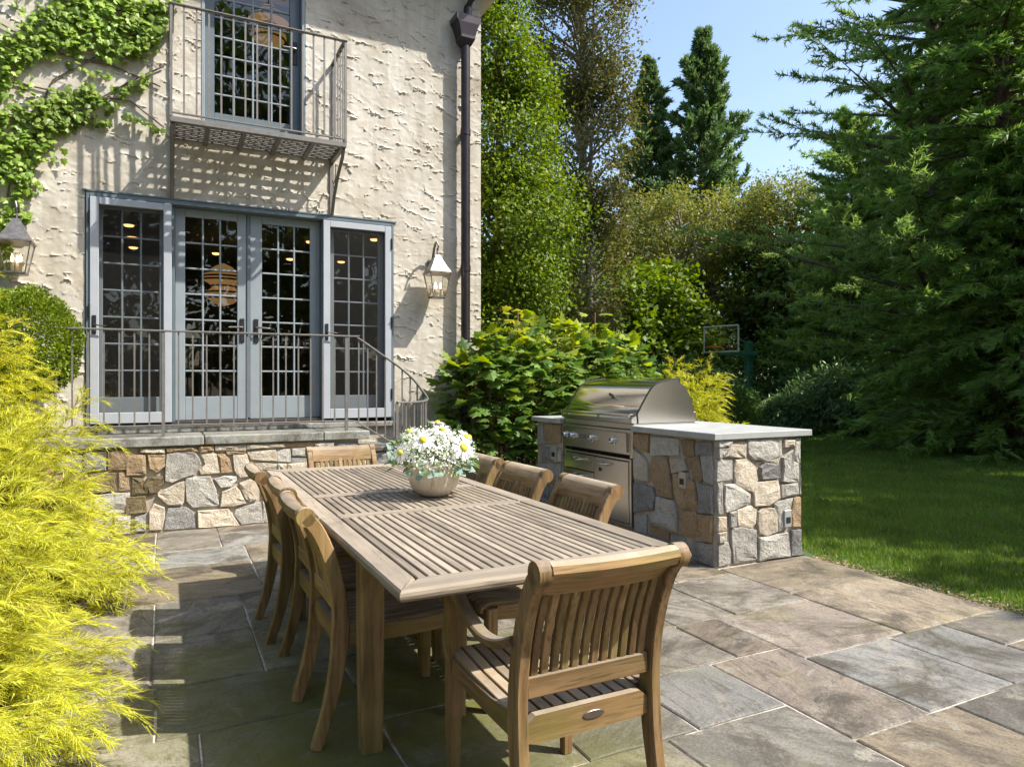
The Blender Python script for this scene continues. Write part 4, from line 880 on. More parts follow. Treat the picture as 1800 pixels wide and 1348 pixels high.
for i in range(4): MB().box(3.4295, 3.4305, 5.375 + i * 0.024, 5.375 + i * 0.024 + 0.014, 0.809, 0.819).obj('plate_mark', 'steel', lp)
prof = [(3.515, 0.969), (3.507, 1.045), (3.55, 1.115), (3.60, 1.19), (3.645, 1.252), (3.685, 1.288), (3.74, 1.311), (3.85, 1.332), (3.955, 1.345), (3.96, 1.302)]
inner = [(x + 0.008, z - 0.008) for x, z in prof]
MB().rings([[(x, y, z) for x, z in prof] for y in (G0 + 0.014, G0 + 0.15, G0 + 0.5, G1 - 0.15, G1 - 0.014)], False, False).obj('hood', 'steel_hood', gl, True)
side = prof + [(4.01, 1.275), (4.07, 1.19), (4.11, 1.09), (4.115, 0.969)]
for y0, y1, nm in ((G0 - 0.002, G0 + 0.012, 'hood_side'), (G1 - 0.012, G1 + 0.002, 'hood_side')):
    MB().prism(side, 'y', y0, y1).obj(nm, 'steel', gl)
    MB().sweep([(x, (y0 + y1) / 2, z) for x, z in prof], 0.018, 0.010, (0, 1, 0)).obj('hood_trim', 'dark', gl)
MB().rings([[(x, y, z) for x, z in [(3.96, 1.302), (4.01, 1.275), (4.07, 1.19), (4.11, 1.09), (4.115, 0.969)]] for y in (G0 + 0.012, G1 - 0.012)], False, False).obj('hood_back', 'steel', gl)
MB().box(4.10, 4.135, G0 - 0.004, G0 + 0.05, 0.97, 1.055, 0.004).obj('hinge_block', 'steel', gl)
MB().prism([(3.455, 0.97), (3.45, 1.0), (3.475, 1.022), (3.505, 1.03), (3.51, 0.97)], 'y', G0 + 0.004, G1 - 0.004).obj('front_lip', 'steel', gl)
hb = MB().tube([(3.44, G0 + 0.02, 1.035), (3.44, G1 - 0.02, 1.035)], 0.013, 12).obj('hood_handle', 'chrome', gl, True)
for y in (G0 + 0.06, G0 + 0.55, G1 - 0.06): MB().box(3.445, 3.515, y - 0.012, y + 0.012, 1.028, 1.043, 0.003).obj('handle_bracket', 'steel', hb)
k = MB().lathe([(0.044, 0), (0.044, 0.012), (0.036, 0.016), (0.034, 0.012), (0.001, 0.012)], 24); nx_, nz_ = -0.82, 0.57
k.v = [(3.578 + nx_ * z - nz_ * c, 5.13 + a, 1.175 + nz_ * z + nx_ * -c) for a, c, z in k.v]; k.obj('thermometer', 'chrome', gl, True)
# drawer cabinet below
b = MB(); b.box(3.468, 3.56, G0 + 0.035, G0 + 0.06, 0.095, 0.668, 0.003).box(3.468, 3.56, G1 - 0.045, G1 - 0.02, 0.095, 0.668, 0.003).box(3.468, 3.56, G0 + 0.06, G1 - 0.045, 0.648, 0.6675, 0.003).box(3.468, 3.56, G0 + 0.06, G1 - 0.045, 0.0955, 0.118, 0.003); b.obj('cabinet_frame', 'steel', gl)
MB().box(3.50, 3.555, G0 + 0.06, G1 - 0.045, 0.119, 0.647).obj('cabinet_void', 'dark', gl)
for nm, y0, y1, z0, z1 in (('door', G0 + 0.066, 5.264, 0.124, 0.642), ('drawer', 5.272, G1 - 0.051, 0.498, 0.642), ('drawer', 5.272, G1 - 0.051, 0.316, 0.490), ('drawer', 5.272, G1 - 0.051, 0.124, 0.308)):
    d = MB().box(3.462, 3.499, y0, y1, z0, z1, 0.004).obj(nm, 'steel', gl)
    yc = (y0 + y1) / 2 + (0.09 if nm == 'door' else 0); zc = z1 - 0.045
    MB().tube([(3.462, yc - 0.085, zc), (3.425, yc - 0.075, zc), (3.418, yc, zc - 0.004), (3.425, yc + 0.075, zc), (3.462, yc + 0.085, zc)], [0.013, 0.012, 0.009, 0.012, 0.013], 10).obj('handle', 'chrome', d, True)
    if nm == 'door': MB().box(3.458, 3.4615, yc + 0.05, yc + 0.085, zc - 0.075, zc - 0.045).obj('catch', 'dark', d)
MB().box(3.56, 3.60, G0 + 0.03, G1 - 0.02, 0.621, 0.70).obj('gap_plate', 'dark', gl)

# ================================================================ dining table
tb = empty('dining_table', (1.06, 3.2, 0), 'long weathered teak dining table with a slatted extending top', 'table')
X0, X1, Y0, Y1, TZ, TH = 0.560, 1.575, 1.800, 4.630, 0.755, 0.034
def board(poly, name, mat):                    # flat board with eased upper edges
    b = MB(); cx = sum(p[0] for p in poly) / len(poly); cy = sum(p[1] for p in poly) / len(poly)
    def ins(p, e): 
        dx, dy = cx - p[0], cy - p[1]; return (p[0] + e * (dx > 0) - e * (dx < 0), p[1] + e * (dy > 0) - e * (dy < 0))
    e = 0.008
    b.rings([[(*ins(p, e), TZ - TH) for p in poly], [(*ins(p, e * 0.25), TZ - TH + e) for p in poly], [(*p, TZ - TH / 2) for p in poly], [(*ins(p, e * 0.25), TZ - e) for p in poly], [(*ins(p, e), TZ) for p in poly]])
    return b.obj(name, mat, tb)
SW, EW = 0.085, 0.11; ya, yb, yc, yd = 2.885, 2.955, 3.425, 3.52
g = 0.001
for sx in (0, 1):
    xo, xi = (X0, X0 + SW) if sx == 0 else (X1, X1 - SW)
    board([(xo, Y0), (xi, Y0 + EW), (xi, yb - 0.036), (xo, yb - 0.036)], 'side_board', 'gy')
    board([(xo, yb - 0.034), (xi, yb - 0.034), (xi, yc + 0.018), (xo, yc + 0.018)], 'side_board', 'gy')
    board([(xo, yc + 0.02), (xi, yc + 0.02), (xi, Y1 - EW), (xo, Y1)], 'side_board', 'gy')
board([(X0 + 0.002, Y0), (X1 - 0.002, Y0), (X1 - SW - 0.001, Y0 + EW), (X0 + SW + 0.001, Y0 + EW)], 'end_board', 'gx')
board([(X0 + SW + 0.001, Y1 - EW), (X1 - SW - 0.001, Y1 - EW), (X1 - 0.002, Y1), (X0 + 0.002, Y1)], 'end_board', 'gx')
xi0, xi1 = X0 + SW + 0.001, X1 - SW - 0.001
for a, c in ((ya, ya + 0.033), (yb - 0.034, yb), (yc - 0.01, yc + 0.018), (yc + 0.02, yd)): MB().box(xi0, xi1, a, c, TZ - TH, TZ - 0.001, 0.003).obj('cross_rail', 'gx', tb)
ns = 24; pit = (xi1 - xi0) / ns
for (a, c) in ((Y0 + EW, ya), (yb, yc - 0.01), (yd, Y1 - EW)):
    me = None
    for i in range(ns):
        xm = xi0 + (i + 0.5) * pit; cy = (a + c) / 2
        if me is None:
            o = MB().box(xm - pit / 2 + 0.0037, xm + pit / 2 - 0.0037, a + 0.001, c - 0.001, TZ - 0.026, TZ - 0.002, 0.0025).obj('top_slat', 'gy', tb); me = o.data
        else: link(me, 'top_slat', (xm, cy, TZ - 0.014), tb)
for a in (Y0 + 0.35, 2.65, 3.2, 3.8, 4.3): MB().box(xi0, xi1, a, a + 0.05, TZ - 0.058, TZ - 0.0275).obj('batten', 'wx', tb)
for x in (0.655, 1.48):
    MB().box(x - 0.012, x + 0.012, 2.49, 3.94, 0.63, 0.72, 0.003).obj('apron', 'wy', tb)
    for y in (2.45, 3.98):
        b = MB(); w1, w0 = 0.042, 0.037
        b.rings([[(x + sx * w, y + sy * w, z) for sx, sy in ((-1, -0.86), (-0.86, -1), (0.86, -1), (1, -0.86), (1, 0.86), (0.86, 1), (-0.86, 1), (-1, 0.86))] for w, z in ((w0, 0.001), (w1, 0.45), (w1, 0.72))]); b.obj('leg', 'wz', tb)
for y in (2.45, 3.98): MB().box(0.70, 1.435, y - 0.012, y + 0.012, 0.631, 0.719, 0.003).obj('apron', 'wx', tb)

# ================================================================ teak chairs
def make_chair(arms, wd=0.47):
    e = empty('armchair' if arms else 'dining_chair', (0, 0, 0)); h = wd / 2
    pp = [(-0.335, 0.001), (-0.295, 0.12), (-0.262, 0.27), (-0.248, 0.40), (-0.250, 0.50), (-0.268, 0.61), (-0.298, 0.71), (-0.335, 0.79), (-0.372, 0.835)]
    dp = [0.040, 0.046, 0.054, 0.062, 0.056, 0.052, 0.050, 0.050, 0.052]
    for s in (-1, 1):
        x = s * (h - 0.018); b = MB(); b.sweep([(x, y, z) for y, z in pp], 0.036, dp, (1, 0, 0), 0.12, sub=3)
        # scrolled end of the post
        c = (-0.372, 0.836); r = 0.034
        b.tube([(x - 0.018, c[0], c[1]), (x + 0.018, c[0], c[1])], r, 16); b.obj('back_leg', 'wz', e, True)
        b = MB(); b.rings([[(s * (h - 0.022) + sx * w, 0.225 + sy * w, z) for sx, sy in ((-1, -0.8), (-0.8, -1), (0.8, -1), (1, -0.8), (1, 0.8), (0.8, 1), (-0.8, 1), (-1, 0.8))] for w, z in ((0.017, 0.001), (0.022, 0.25), (0.023, 0.415))]); b.obj('front_leg', 'wz', e)
        MB().sweep([(s * (h - 0.02), -0.225, 0.395), (s * (h - 0.02), -0.1, 0.385), (s * (h - 0.02), 0.08, 0.385), (s * (h - 0.02), 0.203, 0.395)], 0.024, [0.075, 0.06, 0.055, 0.055], (1, 0, 0), 0.1).obj('seat_rail', 'wy', e)
    tp = [(-0.405, 0.842), (-0.398, 0.860), (-0.380, 0.869), (-0.360, 0.865), (-0.340, 0.850), (-0.318, 0.812), (-0.305, 0.775), (-0.322, 0.765), (-0.345, 0.795), (-0.370, 0.812), (-0.392, 0.818)]
    b = MB(); xs_ = np.linspace(-h + 0.037, h - 0.037, 7)
    b.rings([[(x, y - 0.014 * (1 - (x / h) ** 2), z - 0.004 * (1 - (x / h) ** 2)) for y, z in tp] for x in xs_]); b.obj('top_rail', 'wx', e, True)
    MB().box(-h + 0.037, h - 0.037, -0.266, -0.240, 0.470, 0.530, 0.004).obj('lower_back_rail', 'wx', e)
    nb = 12; me = None
    for i in range(nb):
        x = -h + 0.037 + (2 * h - 0.074) * (i + 0.75) / (nb + 0.5)
        if me is None:
            o = MB().sweep([(x, -0.253, 0.525), (x, -0.268, 0.61), (x, -0.296, 0.70), (x, -0.330, 0.785)], 0.023, 0.015, (1, 0, 0), 0.15, sub=2).obj('back_slat', 'wz', e, True); me = o.data; oc = OFF[o]; x00 = x
        else: link(me, 'back_slat', (oc.x + x - x00, oc.y, oc.z), e)
    MB().box(-h + 0.044, h - 0.044, 0.212, 0.238, 0.352, 0.412, 0.004).obj('front_rail', 'wx', e)
    br = MB().prism([(-h + 0.037, 0.352), (-h + 0.07, 0.345), (h - 0.07, 0.345), (h - 0.037, 0.352), (h - 0.037, 0.40), (h - 0.065, 0.422), (-h + 0.065, 0.422), (-h + 0.037, 0.40)], 'y', -0.262, -0.237).obj('back_rail', 'wx', e)
    ns = 11; me = None
    for i in range(ns):
        x = -h + 0.012 + (2 * h - 0.024) * (i + 0.5) / ns; end = i in (0, ns - 1)
        y0 = -0.215 if end else -0.233
        pth = [(x, y0, 0.414), (x, -0.1, 0.415), (x, 0.05, 0.417), (x, 0.17, 0.427), (x, 0.235, 0.431), (x, 0.262, 0.420), (x, 0.27, 0.40)]
        if end or me is None:
            o = MB().sweep(pth, (2 * h - 0.024) / ns - 0.008, 0.016, (1, 0, 0), 0.12).obj('seat_slat', 'wy', e)
            if not end: me = o.data; oc2 = OFF[o]; x2 = x
        else: link(me, 'seat_slat', (oc2.x + x - x2, oc2.y, oc2.z), e)
    MB().box(-h + 0.04, h - 0.04, -0.06, -0.02, 0.385, 0.4095).obj('seat_batten', 'wx', e)
    if arms:
        for s in (-1, 1):
            x = s * (h + 0.004)
            MB().sweep([(x - s * 0.012, -0.256, 0.632), (x, -0.20, 0.608), (x, -0.13, 0.590), (x, -0.05, 0.588), (x, 0.04, 0.612), (x, 0.12, 0.648), (x, 0.18, 0.664), (x, 0.222, 0.655), (x, 0.240, 0.630), (x, 0.228, 0.606)], 0.042, [0.026, 0.026, 0.026, 0.026, 0.026, 0.027, 0.028, 0.026, 0.022, 0.018], (1, 0, 0), 0.2, sub=3).obj('arm', 'wy', e, True)
            MB().sweep([(x - s * 0.004, 0.20, 0.645), (x - s * 0.004, 0.192, 0.58), (x - s * 0.006, 0.205, 0.52), (x - s * 0.012, 0.222, 0.46), (x - s * 0.02, 0.225, 0.414)], 0.036, [0.038, 0.040, 0.046, 0.050, 0.044], (1, 0, 0), 0.15, sub=3).obj('arm_support', 'wz', e, True)
        k = MB().lathe([(0.001, 0.0), (1, 0.0), (1, 0.6), (0.9, 1.0), (0.001, 1.0)], 20); k.v = [(0.012 + a * 0.036, -0.262 - z * 0.003, 0.388 + c * 0.012) for a, c, z in k.v]
        bd = k.obj('badge', mat_plain('dark_bronze_badge', (0.14, 0.115, 0.10), 0.35, 0.7), e)
    return e
def put(src, x, y, rz, label, first=[]):
    o = src if src not in first else copy_tree(src); first.append(src) if src not in first else None
    o.location = (x, y, 0); o.rotation_euler = (0, 0, R(rz)); o['label'] = label; o['category'] = 'chair'; o['group'] = 'teak chairs round the dining table'
    return o
armc = make_chair(True, 0.475); side_c = make_chair(False, 0.455)
put(armc, 1.060, 1.895, 0.0, 'teak armchair with a small oval badge at the table end away from the house')
put(armc, 1.100, 4.500, 181, 'teak armchair at the table end towards the stone landing, half hidden by the tabletop')
put(side_c, 0.815, 2.745, -90, 'armless slatted teak chair on the shrub side, end of row away from the house')
put(side_c, 0.835, 3.255, -90, 'armless slatted teak chair in the middle of the row on the yellow shrub side')
put(side_c, 0.795, 3.87, -89, 'armless slatted teak chair on the shrub side, end of row by the landing')
put(side_c, 1.385, 2.715, 90, 'armless slatted teak chair on the grill side, end of the row away from the house')
put(side_c, 1.365, 3.295, 91, 'armless slatted teak chair in the middle of the row on the grill side')
put(side_c, 1.375, 3.88, 90, 'armless slatted teak chair on the grill side, end of the row behind the flower bowl')

# ================================================================ flower bowl
BXc, BYc = 1.185, 3.235
bw = MB().lathe([(0.001, 0.756), (0.055, 0.756), (0.075, 0.765), (0.112, 0.80), (0.128, 0.845), (0.130, 0.88), (0.124, 0.912), (0.117, 0.925), (0.112, 0.923), (0.118, 0.88), (0.10, 0.81), (0.001, 0.80)], 40, (BXc, BYc, 0))
def mat_bowl():
    m, nt, b = M('champagne_glaze'); v = coords(nt, jitter=False); vs = coords(nt, scale=(9, 9, 1.2), jitter=False)
    col = mix(nt, ramp(nt, noise(nt, vs, 1.5, 6, 0.65, 0.8), [(0.4, 0), (0.62, 1)]), (0.62, 0.53, 0.41), (0.74, 0.67, 0.56))
    col = mix(nt, ramp(nt, noise(nt, vs, 2.6, 7, 0.7, 0.4), [(0.56, 0), (0.66, 0.7)]), col, (0.26, 0.17, 0.11))
    setc(nt, b, col); b.inputs['Roughness'].default_value = 0.28; return m
bo = bw.obj('flower_bowl', mat_bowl(), None, True, fix=True)
tag(bo, 'round champagne coloured ceramic bowl standing on the table', 'bowl')
bq = empty('flower_bouquet', (BXc, BYc, 0.81), 'bouquet of white daisies, small white blossoms and eucalyptus filling the bowl', 'flowers')
MT['petal'] = mat_leaf('white_petal', [(0.80, 0.80, 0.77), (0.86, 0.86, 0.83), (0.78, 0.78, 0.72)], 0.25, 0.6)
MT['disc'] = mat_plain('yellow_green_disc', (0.55, 0.52, 0.05), 0.8, 0, 0.3, 60, 0.6)
MT['euca'] = mat_leaf('eucalyptus_leaf', [(0.20, 0.29, 0.24), (0.28, 0.37, 0.31), (0.13, 0.20, 0.14)], 0.2, 0.5)
MT['stem'] = mat_leaf('flower_stem', [(0.10, 0.17, 0.04), (0.16, 0.24, 0.07)], 0.2)
def dome(n, lo=0.0, hi=1.0, r=0.205, hz=0.165):
    u = rng.random(n) * 2 * np.pi; ct = rng.uniform(lo, hi, n); st = np.sqrt(1 - ct ** 2)
    N = np.stack([st * np.cos(u), st * np.sin(u), ct], 1); return np.array([BXc, BYc, 0.925]) + N * np.array([r, r, hz]), N
# leafy and stemmy core
P, N = dome(700, -0.15, 1); P = P - N * rng.uniform(0.0, 0.14, (700, 1)); kind(cloud('greenery', *T_LONG, P, N + 0.8 * unit(700), unit(700), rng.uniform(0.03, 0.07, 700), 'stem', bq, (BXc, BYc, 0.92)), 'stuff')
P, N = dome(1500, -0.05, 1); P = P - N * rng.uniform(0, 0.05, (1500, 1)); cl = P.repeat(6, 0) + rng.normal(0, 0.012, (9000, 3)); Nn = N.repeat(6, 0) + 0.5 * unit(9000)
sel = rng.random(9000) < 0.36
kind(cloud('small_blossoms', *T_OVAL, cl[sel], unit(int(sel.sum())), Nn[sel], rng.uniform(0.008, 0.016, int(sel.sum())), 'petal', bq, (BXc, BYc, 0.95)), 'stuff')
pet = None
for (ax, ay, az, s) in ((-0.47, -0.62, 0.62, 1.0), (0.35, -0.80, 0.40, 1.15), (-0.62, -0.10, 0.80, 0.85), (0.10, 0.05, 1.0, 0.8), (0.78, -0.20, 0.62, 0.75), (0.0, -0.55, 0.9, 0.85), (-0.88, -0.35, 0.30, 0.85), (0.62, -0.62, 0.75, 0.8), (0.3, 0.7, 0.7, 0.8), (-0.5, 0.6, 0.6, 0.8)):
    n = Vector((ax, ay, az)).normalized(); c = Vector((BXc, BYc, 0.925)) + Vector((n.x * 0.225, n.y * 0.225, n.z * 0.192)); u = n.orthogonal().normalized(); v = n.cross(u); rr = 0.050 * s
    dz = MB().sphere((0, 0, 0), 0.019 * s, 10, 6, 0.7); Mx = Matrix((u, v, n)).transposed(); dz.v = [tuple(c + Mx @ Vector(p)) for p in dz.v]
    dobj = dz.obj('daisy', 'disc', bq, True)
    k = 22; an = np.arange(k) * 2 * np.pi / k + rng.normal(0, 0.05, k); Dd = np.cos(an)[:, None] * np.array(u) + np.sin(an)[:, None] * np.array(v) + rng.normal(-0.12, 0.10, k)[:, None] * np.array(n)
    cloud('petals', [(0, 0, 0), (-0.11, 0.5, 0.03), (-0.08, 0.9, 0), (0.08, 0.9, 0), (0.11, 0.5, 0.03)], [(0, 2, 1), (0, 3, 2), (0, 4, 3)], np.array(c) + 0.012 * s * Dd, Dd, np.tile(np.array(n), (k, 1)), rr * rng.uniform(0.85, 1.1, k), 'petal', dobj, tuple(c))
for i in range(34):
    a = rng.uniform(0, 2 * np.pi); ct = rng.uniform(-0.35, 0.25); n = Vector((math.cos(a), math.sin(a), ct)).normalized(); c = Vector((BXc, BYc, 0.925)) + Vector((n.x * 0.175, n.y * 0.175, n.z * 0.1)) 
    d = (n + Vector((0, 0, -0.3)) + Vector(unit(1)[0]) * 0.4); o = cloud('eucalyptus_leaf', *T_OVAL, [c], [d], [Vector((n.x * .6, n.y * .6, 1)) + Vector(unit(1)[0]) * 0.4], [0.052 * rng.uniform(0.8, 1.3)], 'euca', bq, tuple(c), sx=[0.07])
for (dx, dy, dzz, s) in ((-0.20, -0.02, 0.02, 0.06), (-0.19, 0.05, 0.06, 0.05)):
    c = Vector((BXc + dx, BYc + dy, 0.93 + dzz)); cloud('eucalyptus_leaf', *T_OVAL, [c], [(-0.7, -0.1, 0.5)], [(0.2, -0.9, 0.5)], [s], 'euca', bq, tuple(c), sx=[s * 1.2])

# ================================================================ basketball hoop, boulder
MT['green_paint'] = mat_plain('green_paint', (0.055, 0.20, 0.12), 0.5, 0, 0.2, 3); MT['orange'] = mat_plain('orange_rim', (0.55, 0.09, 0.03), 0.5)
bh = empty('basketball_hoop', (17.3, 17.05, -0.05), 'basketball hoop with clear backboard on a green post among the trees', 'basketball hoop')
MB().box(17.2, 17.4, 16.95, 17.15, -0.06, 2.72, 0.01).obj('post', 'green_paint', bh)
MB().box(15.85, 17.55, 16.86, 16.94, 2.26, 2.36, 0.005).obj('arm', 'green_paint', bh); MB().sweep([(17.25, 16.9, 2.62), (15.9, 16.75, 2.95)], 0.05, 0.05, (0, 1, 0)).obj('brace', 'green_paint', bh)
nb = Vector((-0.977, -0.213, 0)); ub = Vector((0.213, -0.977, 0)); cb = Vector((15.8, 16.72, 2.74))
def bp(u, z): return tuple(cb + ub * u + Vector((0, 0, z)))
bk = MB()
for (a, b_) in (((-.62, -.4), (.62, -.4)), ((-.62, .4), (.62, .4)), ((-.62, -.4), (-.62, .4)), ((.62, -.4), (.62, .4))): bk.sweep([bp(*a), bp(*b_)], 0.05, 0.04, tuple(nb))
bd = bk.obj('backboard_frame', 'white_metal', bh)
MB().add([bp(-.6, -.38), bp(.6, -.38), bp(.6, .38), bp(-.6, .38)], [(0, 1, 2, 3)]).obj('backboard', mat_glass('clear_board', (0.75, 0.8, 0.8), 1.5, 0.14), bd, fix=False)
rc = cb + nb * 0.36 + Vector((0, 0, -0.27)); MB().tube([tuple(rc + Vector((0.23 * math.cos(a), 0.23 * math.sin(a), 0))) for a in np.linspace(0, 2 * math.pi, 21)], 0.022, 6, False).tube([tuple(rc - nb * 0.22), tuple(rc - nb * 0.36)], 0.04, 6).obj('rim', 'orange', bh)
bh.location = (15.82, 15.57, -0.05); bh.scale = (0.93, 0.93, 0.93)
def boulder(x, y, sx, sy, sz, label):
    bm = bmesh.new(); bmesh.ops.create_icosphere(bm, subdivisions=3, radius=1.0); br_ = random.Random(int(x * 10))
    off = [Vector((br_.uniform(-1, 1), br_.uniform(-1, 1), br_.uniform(-1, 1))).normalized() for _ in range(14)]; cut = [br_.uniform(0.55, 0.9) for _ in off]
    for v in bm.verts:
        p = v.co.copy()
        for o, c in zip(off, cut):
            e = p.dot(o) - c
            if e > 0: p -= o * e * 0.85
        v.co = Vector((p.x * sx, p.y * sy, p.z * sz)) 
    me = bpy.data.meshes.new('boulder'); bm.to_mesh(me); bm.free(); me.materials.append(MT['t']); o = link(me, 'boulder', (x, y, sz * 0.55)); tag(o, label, 'boulder')
boulder(15.0, 13.7, 0.75, 0.6, 0.58, 'tan boulder at the back edge of the lawn near the green hoop post')

# ================================================================ plants
def frames_obj(me, name, P, D, Nn, sc, parent, sx=None):
    for i in range(len(P)):
        d = Vector(D[i]).normalized(); x = d.cross(Vector(Nn[i])).normalized(); z = x.cross(d)
        o = bpy.data.objects.new(name, me); C.objects.link(o); o.parent = parent
        s = float(sc[i]); m = Matrix((x, d, z)).transposed().to_4x4() @ Matrix.Diagonal((s, s, s, 1))
        m.translation = Vector(P[i]) - OFF[parent]; o.matrix_local = m
def template_mesh(name, T, mat):
    me = bpy.data.meshes.new(name); me.from_pydata([tuple(v) for v in T[0]], [], T[1]); me.materials.append(mat if not isinstance(mat, str) else MT[mat]); me.update(); return me
CAMP = np.array([0, 0, 1.32])

# ---- ivy on the stucco
iv = empty('ivy_vine', (-1.2, 7.33, 0.0), 'green ivy climbing the stucco wall beside the balcony', 'ivy')
MT['ivy'] = mat_leaf('ivy_leaf', [(0.14, 0.23, 0.03), (0.20, 0.31, 0.045), (0.27, 0.38, 0.06), (0.10, 0.18, 0.025), (0.34, 0.42, 0.10)], 0.3, 0.4)
ar = np.array([math.pi * a * b for _, _, a, b in IVY]); cnt = np.maximum(4, (ar / ar.sum() * 4600)).astype(int)
Ps = []
for (cx, cz, a, b), n in zip(IVY, cnt):
    r = np.sqrt(rng.random(n)); t = rng.random(n) * 2 * np.pi
    Ps.append(np.stack([cx + a * r * np.cos(t), np.full(n, 7.33) - rng.random(n) ** 1.5 * 0.10, cz + b * r * np.sin(t)], 1))
P = np.concatenate(Ps); P = P[P[:, 2] < 5.9]
g = np.sin(9.0 * (P[:, 2] * 0.9 - P[:, 0] * 0.55) + 1.2 * np.sin(3.1 * P[:, 0] + 1.0)) + 0.6 * np.sin(5.0 * P[:, 0] + 2.3 * P[:, 2])   # runs of growth with bare wall between
P = P[(g > -0.45) | (P[:, 0] < -1.7) | (rng.random(len(P)) < 0.16)]; n = len(P)
D = np.array([0.1, -0.35, -0.8]) + 0.55 * unit(n); Nn = np.array([0.15, -0.9, 0.5]) + 0.45 * unit(n); sc = rng.uniform(0.036, 0.076, n)
vis = (P[:, 0] > -1.45) & (P[:, 2] < 4.9); order = np.argsort(-(sc * vis - 0.2 * (P[:, 1] - 7.2)))
me = template_mesh('ivy_leaf', T_IVY, 'ivy'); sel = order[:300]; rest = order[300:]
frames_obj(me, 'leaf', P[sel], D[sel], Nn[sel], sc[sel], iv)
kind(cloud('foliage', *T_IVY, P[rest], D[rest], Nn[rest], sc[rest], 'ivy', iv, (-1.2, 7.33, 3.0)), 'stuff')
for path in ([(-1.6, 4.6), (-1.0, 4.25), (-0.45, 4.22), (-0.05, 4.1)], [(-1.6, 3.95), (-0.9, 3.9), (-0.3, 3.92), (-0.02, 3.72)], [(-1.3, 0.9), (-1.32, 2.2), (-1.2, 3.2), (-0.9, 4.0), (-0.3, 4.5), (0.0, 4.9)], [(-0.6, 3.85), (-0.3, 4.1), (-0.02, 4.3)], [(-1.5, 5.0), (-0.8, 4.7), (-0.2, 4.75)]):
    MB().tube([(x, 7.328, z) for x, z in path], 0.008, 5).obj('stem', 'bark', iv)

# ---- golden threadleaf cypress shrubs
MT['gold'] = mat_leaf('golden_thread', [(0.46, 0.465, 0.025), (0.56, 0.55, 0.035), (0.32, 0.37, 0.03), (0.62, 0.60, 0.10), (0.14, 0.19, 0.03)], 0.3, 0.55, 0.2)
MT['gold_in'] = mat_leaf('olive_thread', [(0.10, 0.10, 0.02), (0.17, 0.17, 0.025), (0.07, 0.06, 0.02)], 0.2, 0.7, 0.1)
def gold_shrub(c, rx, ry, H, npl, per, L, label, wd=0.0042, tl=0.042):
    e = empty('golden_cypress', (c[0], c[1], 0), label, 'shrub', 'golden threadleaf shrubs')
    o = np.array([c[0], c[1], 0.0])
    u = rng.random(npl) * 2 * np.pi; ct = rng.uniform(-0.02, 1, npl); st = np.sqrt(np.clip(1 - ct ** 2, 0, 1))
    N = np.stack([st * np.cos(u), st * np.sin(u), ct], 1)
    lump = 1 + 0.26 * np.sin(N[:, 0] * 8 + c[0] * 9) * np.sin(N[:, 1] * 7.3 + 1.3) + 0.14 * np.sin(N[:, 2] * 13 + N[:, 0] * 6)
    rad = (0.60 + 0.40 * rng.random(npl) ** 0.6) * lump
    B = o + N * np.array([rx, ry, H]) * rad[:, None]
    A = N * np.array([1, 1, 0.5]) + 0.55 * unit(npl) + np.array([0, 0, 0.10]); A /= np.linalg.norm(A, axis=1, keepdims=True)
    sd = np.cross(A, np.array([0, 0, 1.0]) + 0.5 * unit(npl)); sd /= np.linalg.norm(sd, axis=1, keepdims=True)
    Lp = L * rng.uniform(0.55, 1.2, npl)
    # each plume: a drooping axis with short threads off both sides
    k = per; t = rng.random((npl, k)); sg = rng.uniform(-1, 1, (npl, k)); drop = np.array([0, 0, -1.0])
    PB = B[:, None] + A[:, None] * (Lp[:, None] * t)[..., None] + drop * (0.45 * Lp[:, None] * t ** 2)[..., None] + sd[:, None] * (0.16 * Lp[:, None] * sg * (1 - 0.5 * t))[..., None]
    Dd = A[:, None] * 0.9 + sd[:, None] * (0.85 * sg)[..., None] + drop * (0.75 * t)[..., None]
    PB = PB.reshape(-1, 3); m = len(PB); Dd = Dd.reshape(-1, 3) + 0.35 * unit(m)
    kind(cloud('foliage', *T_NEE, PB, Dd, np.array([0, 0, 1.0]) + 0.7 * unit(m), tl * rng.uniform(0.5, 1.5, m), 'gold', e, (c[0], c[1], H / 2), sx=wd * rng.uniform(0.7, 1.4, m)), 'stuff')
    tw = cloud('twigs', *T_THREAD, B, A + drop * 0.2, sd, Lp, 'gold_tw', e, (c[0], c[1], H / 2), sx=np.full(npl, 0.0035)); kind(tw, 'stuff')
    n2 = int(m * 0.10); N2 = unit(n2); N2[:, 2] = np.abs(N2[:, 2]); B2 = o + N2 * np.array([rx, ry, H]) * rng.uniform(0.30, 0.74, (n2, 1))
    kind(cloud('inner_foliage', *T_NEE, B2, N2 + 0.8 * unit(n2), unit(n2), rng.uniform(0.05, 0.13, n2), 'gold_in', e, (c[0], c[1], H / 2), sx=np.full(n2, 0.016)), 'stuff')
    for i in range(7):
        a = i * 0.9; MB().tube([(c[0] + 0.03 * math.cos(a), c[1] + 0.03 * math.sin(a), -0.04), (c[0] + rx * 0.3 * math.cos(a), c[1] + ry * 0.3 * math.sin(a), H * 0.35), (c[0] + rx * 0.62 * math.cos(a), c[1] + ry * 0.62 * math.sin(a), H * 0.62)], [0.02, 0.014, 0.005], 6).obj('stem', 'bark', e)
MT['gold_tw'] = mat_leaf('yellow_twig', [(0.42, 0.36, 0.06), (0.55, 0.50, 0.10)], 0.2)
gold_shrub((-1.05, 3.22), 0.70, 0.88, 0.80, 2600, 70, 0.18, 'low golden threadleaf shrub spilling over the paving beside the dining chairs', 0.0028, 0.048)
gold_shrub((-1.0, 4.95), 0.72, 0.80, 1.04, 2300, 54, 0.18, 'mounded golden threadleaf shrub between the paving and the landing wall', 0.0038, 0.046)
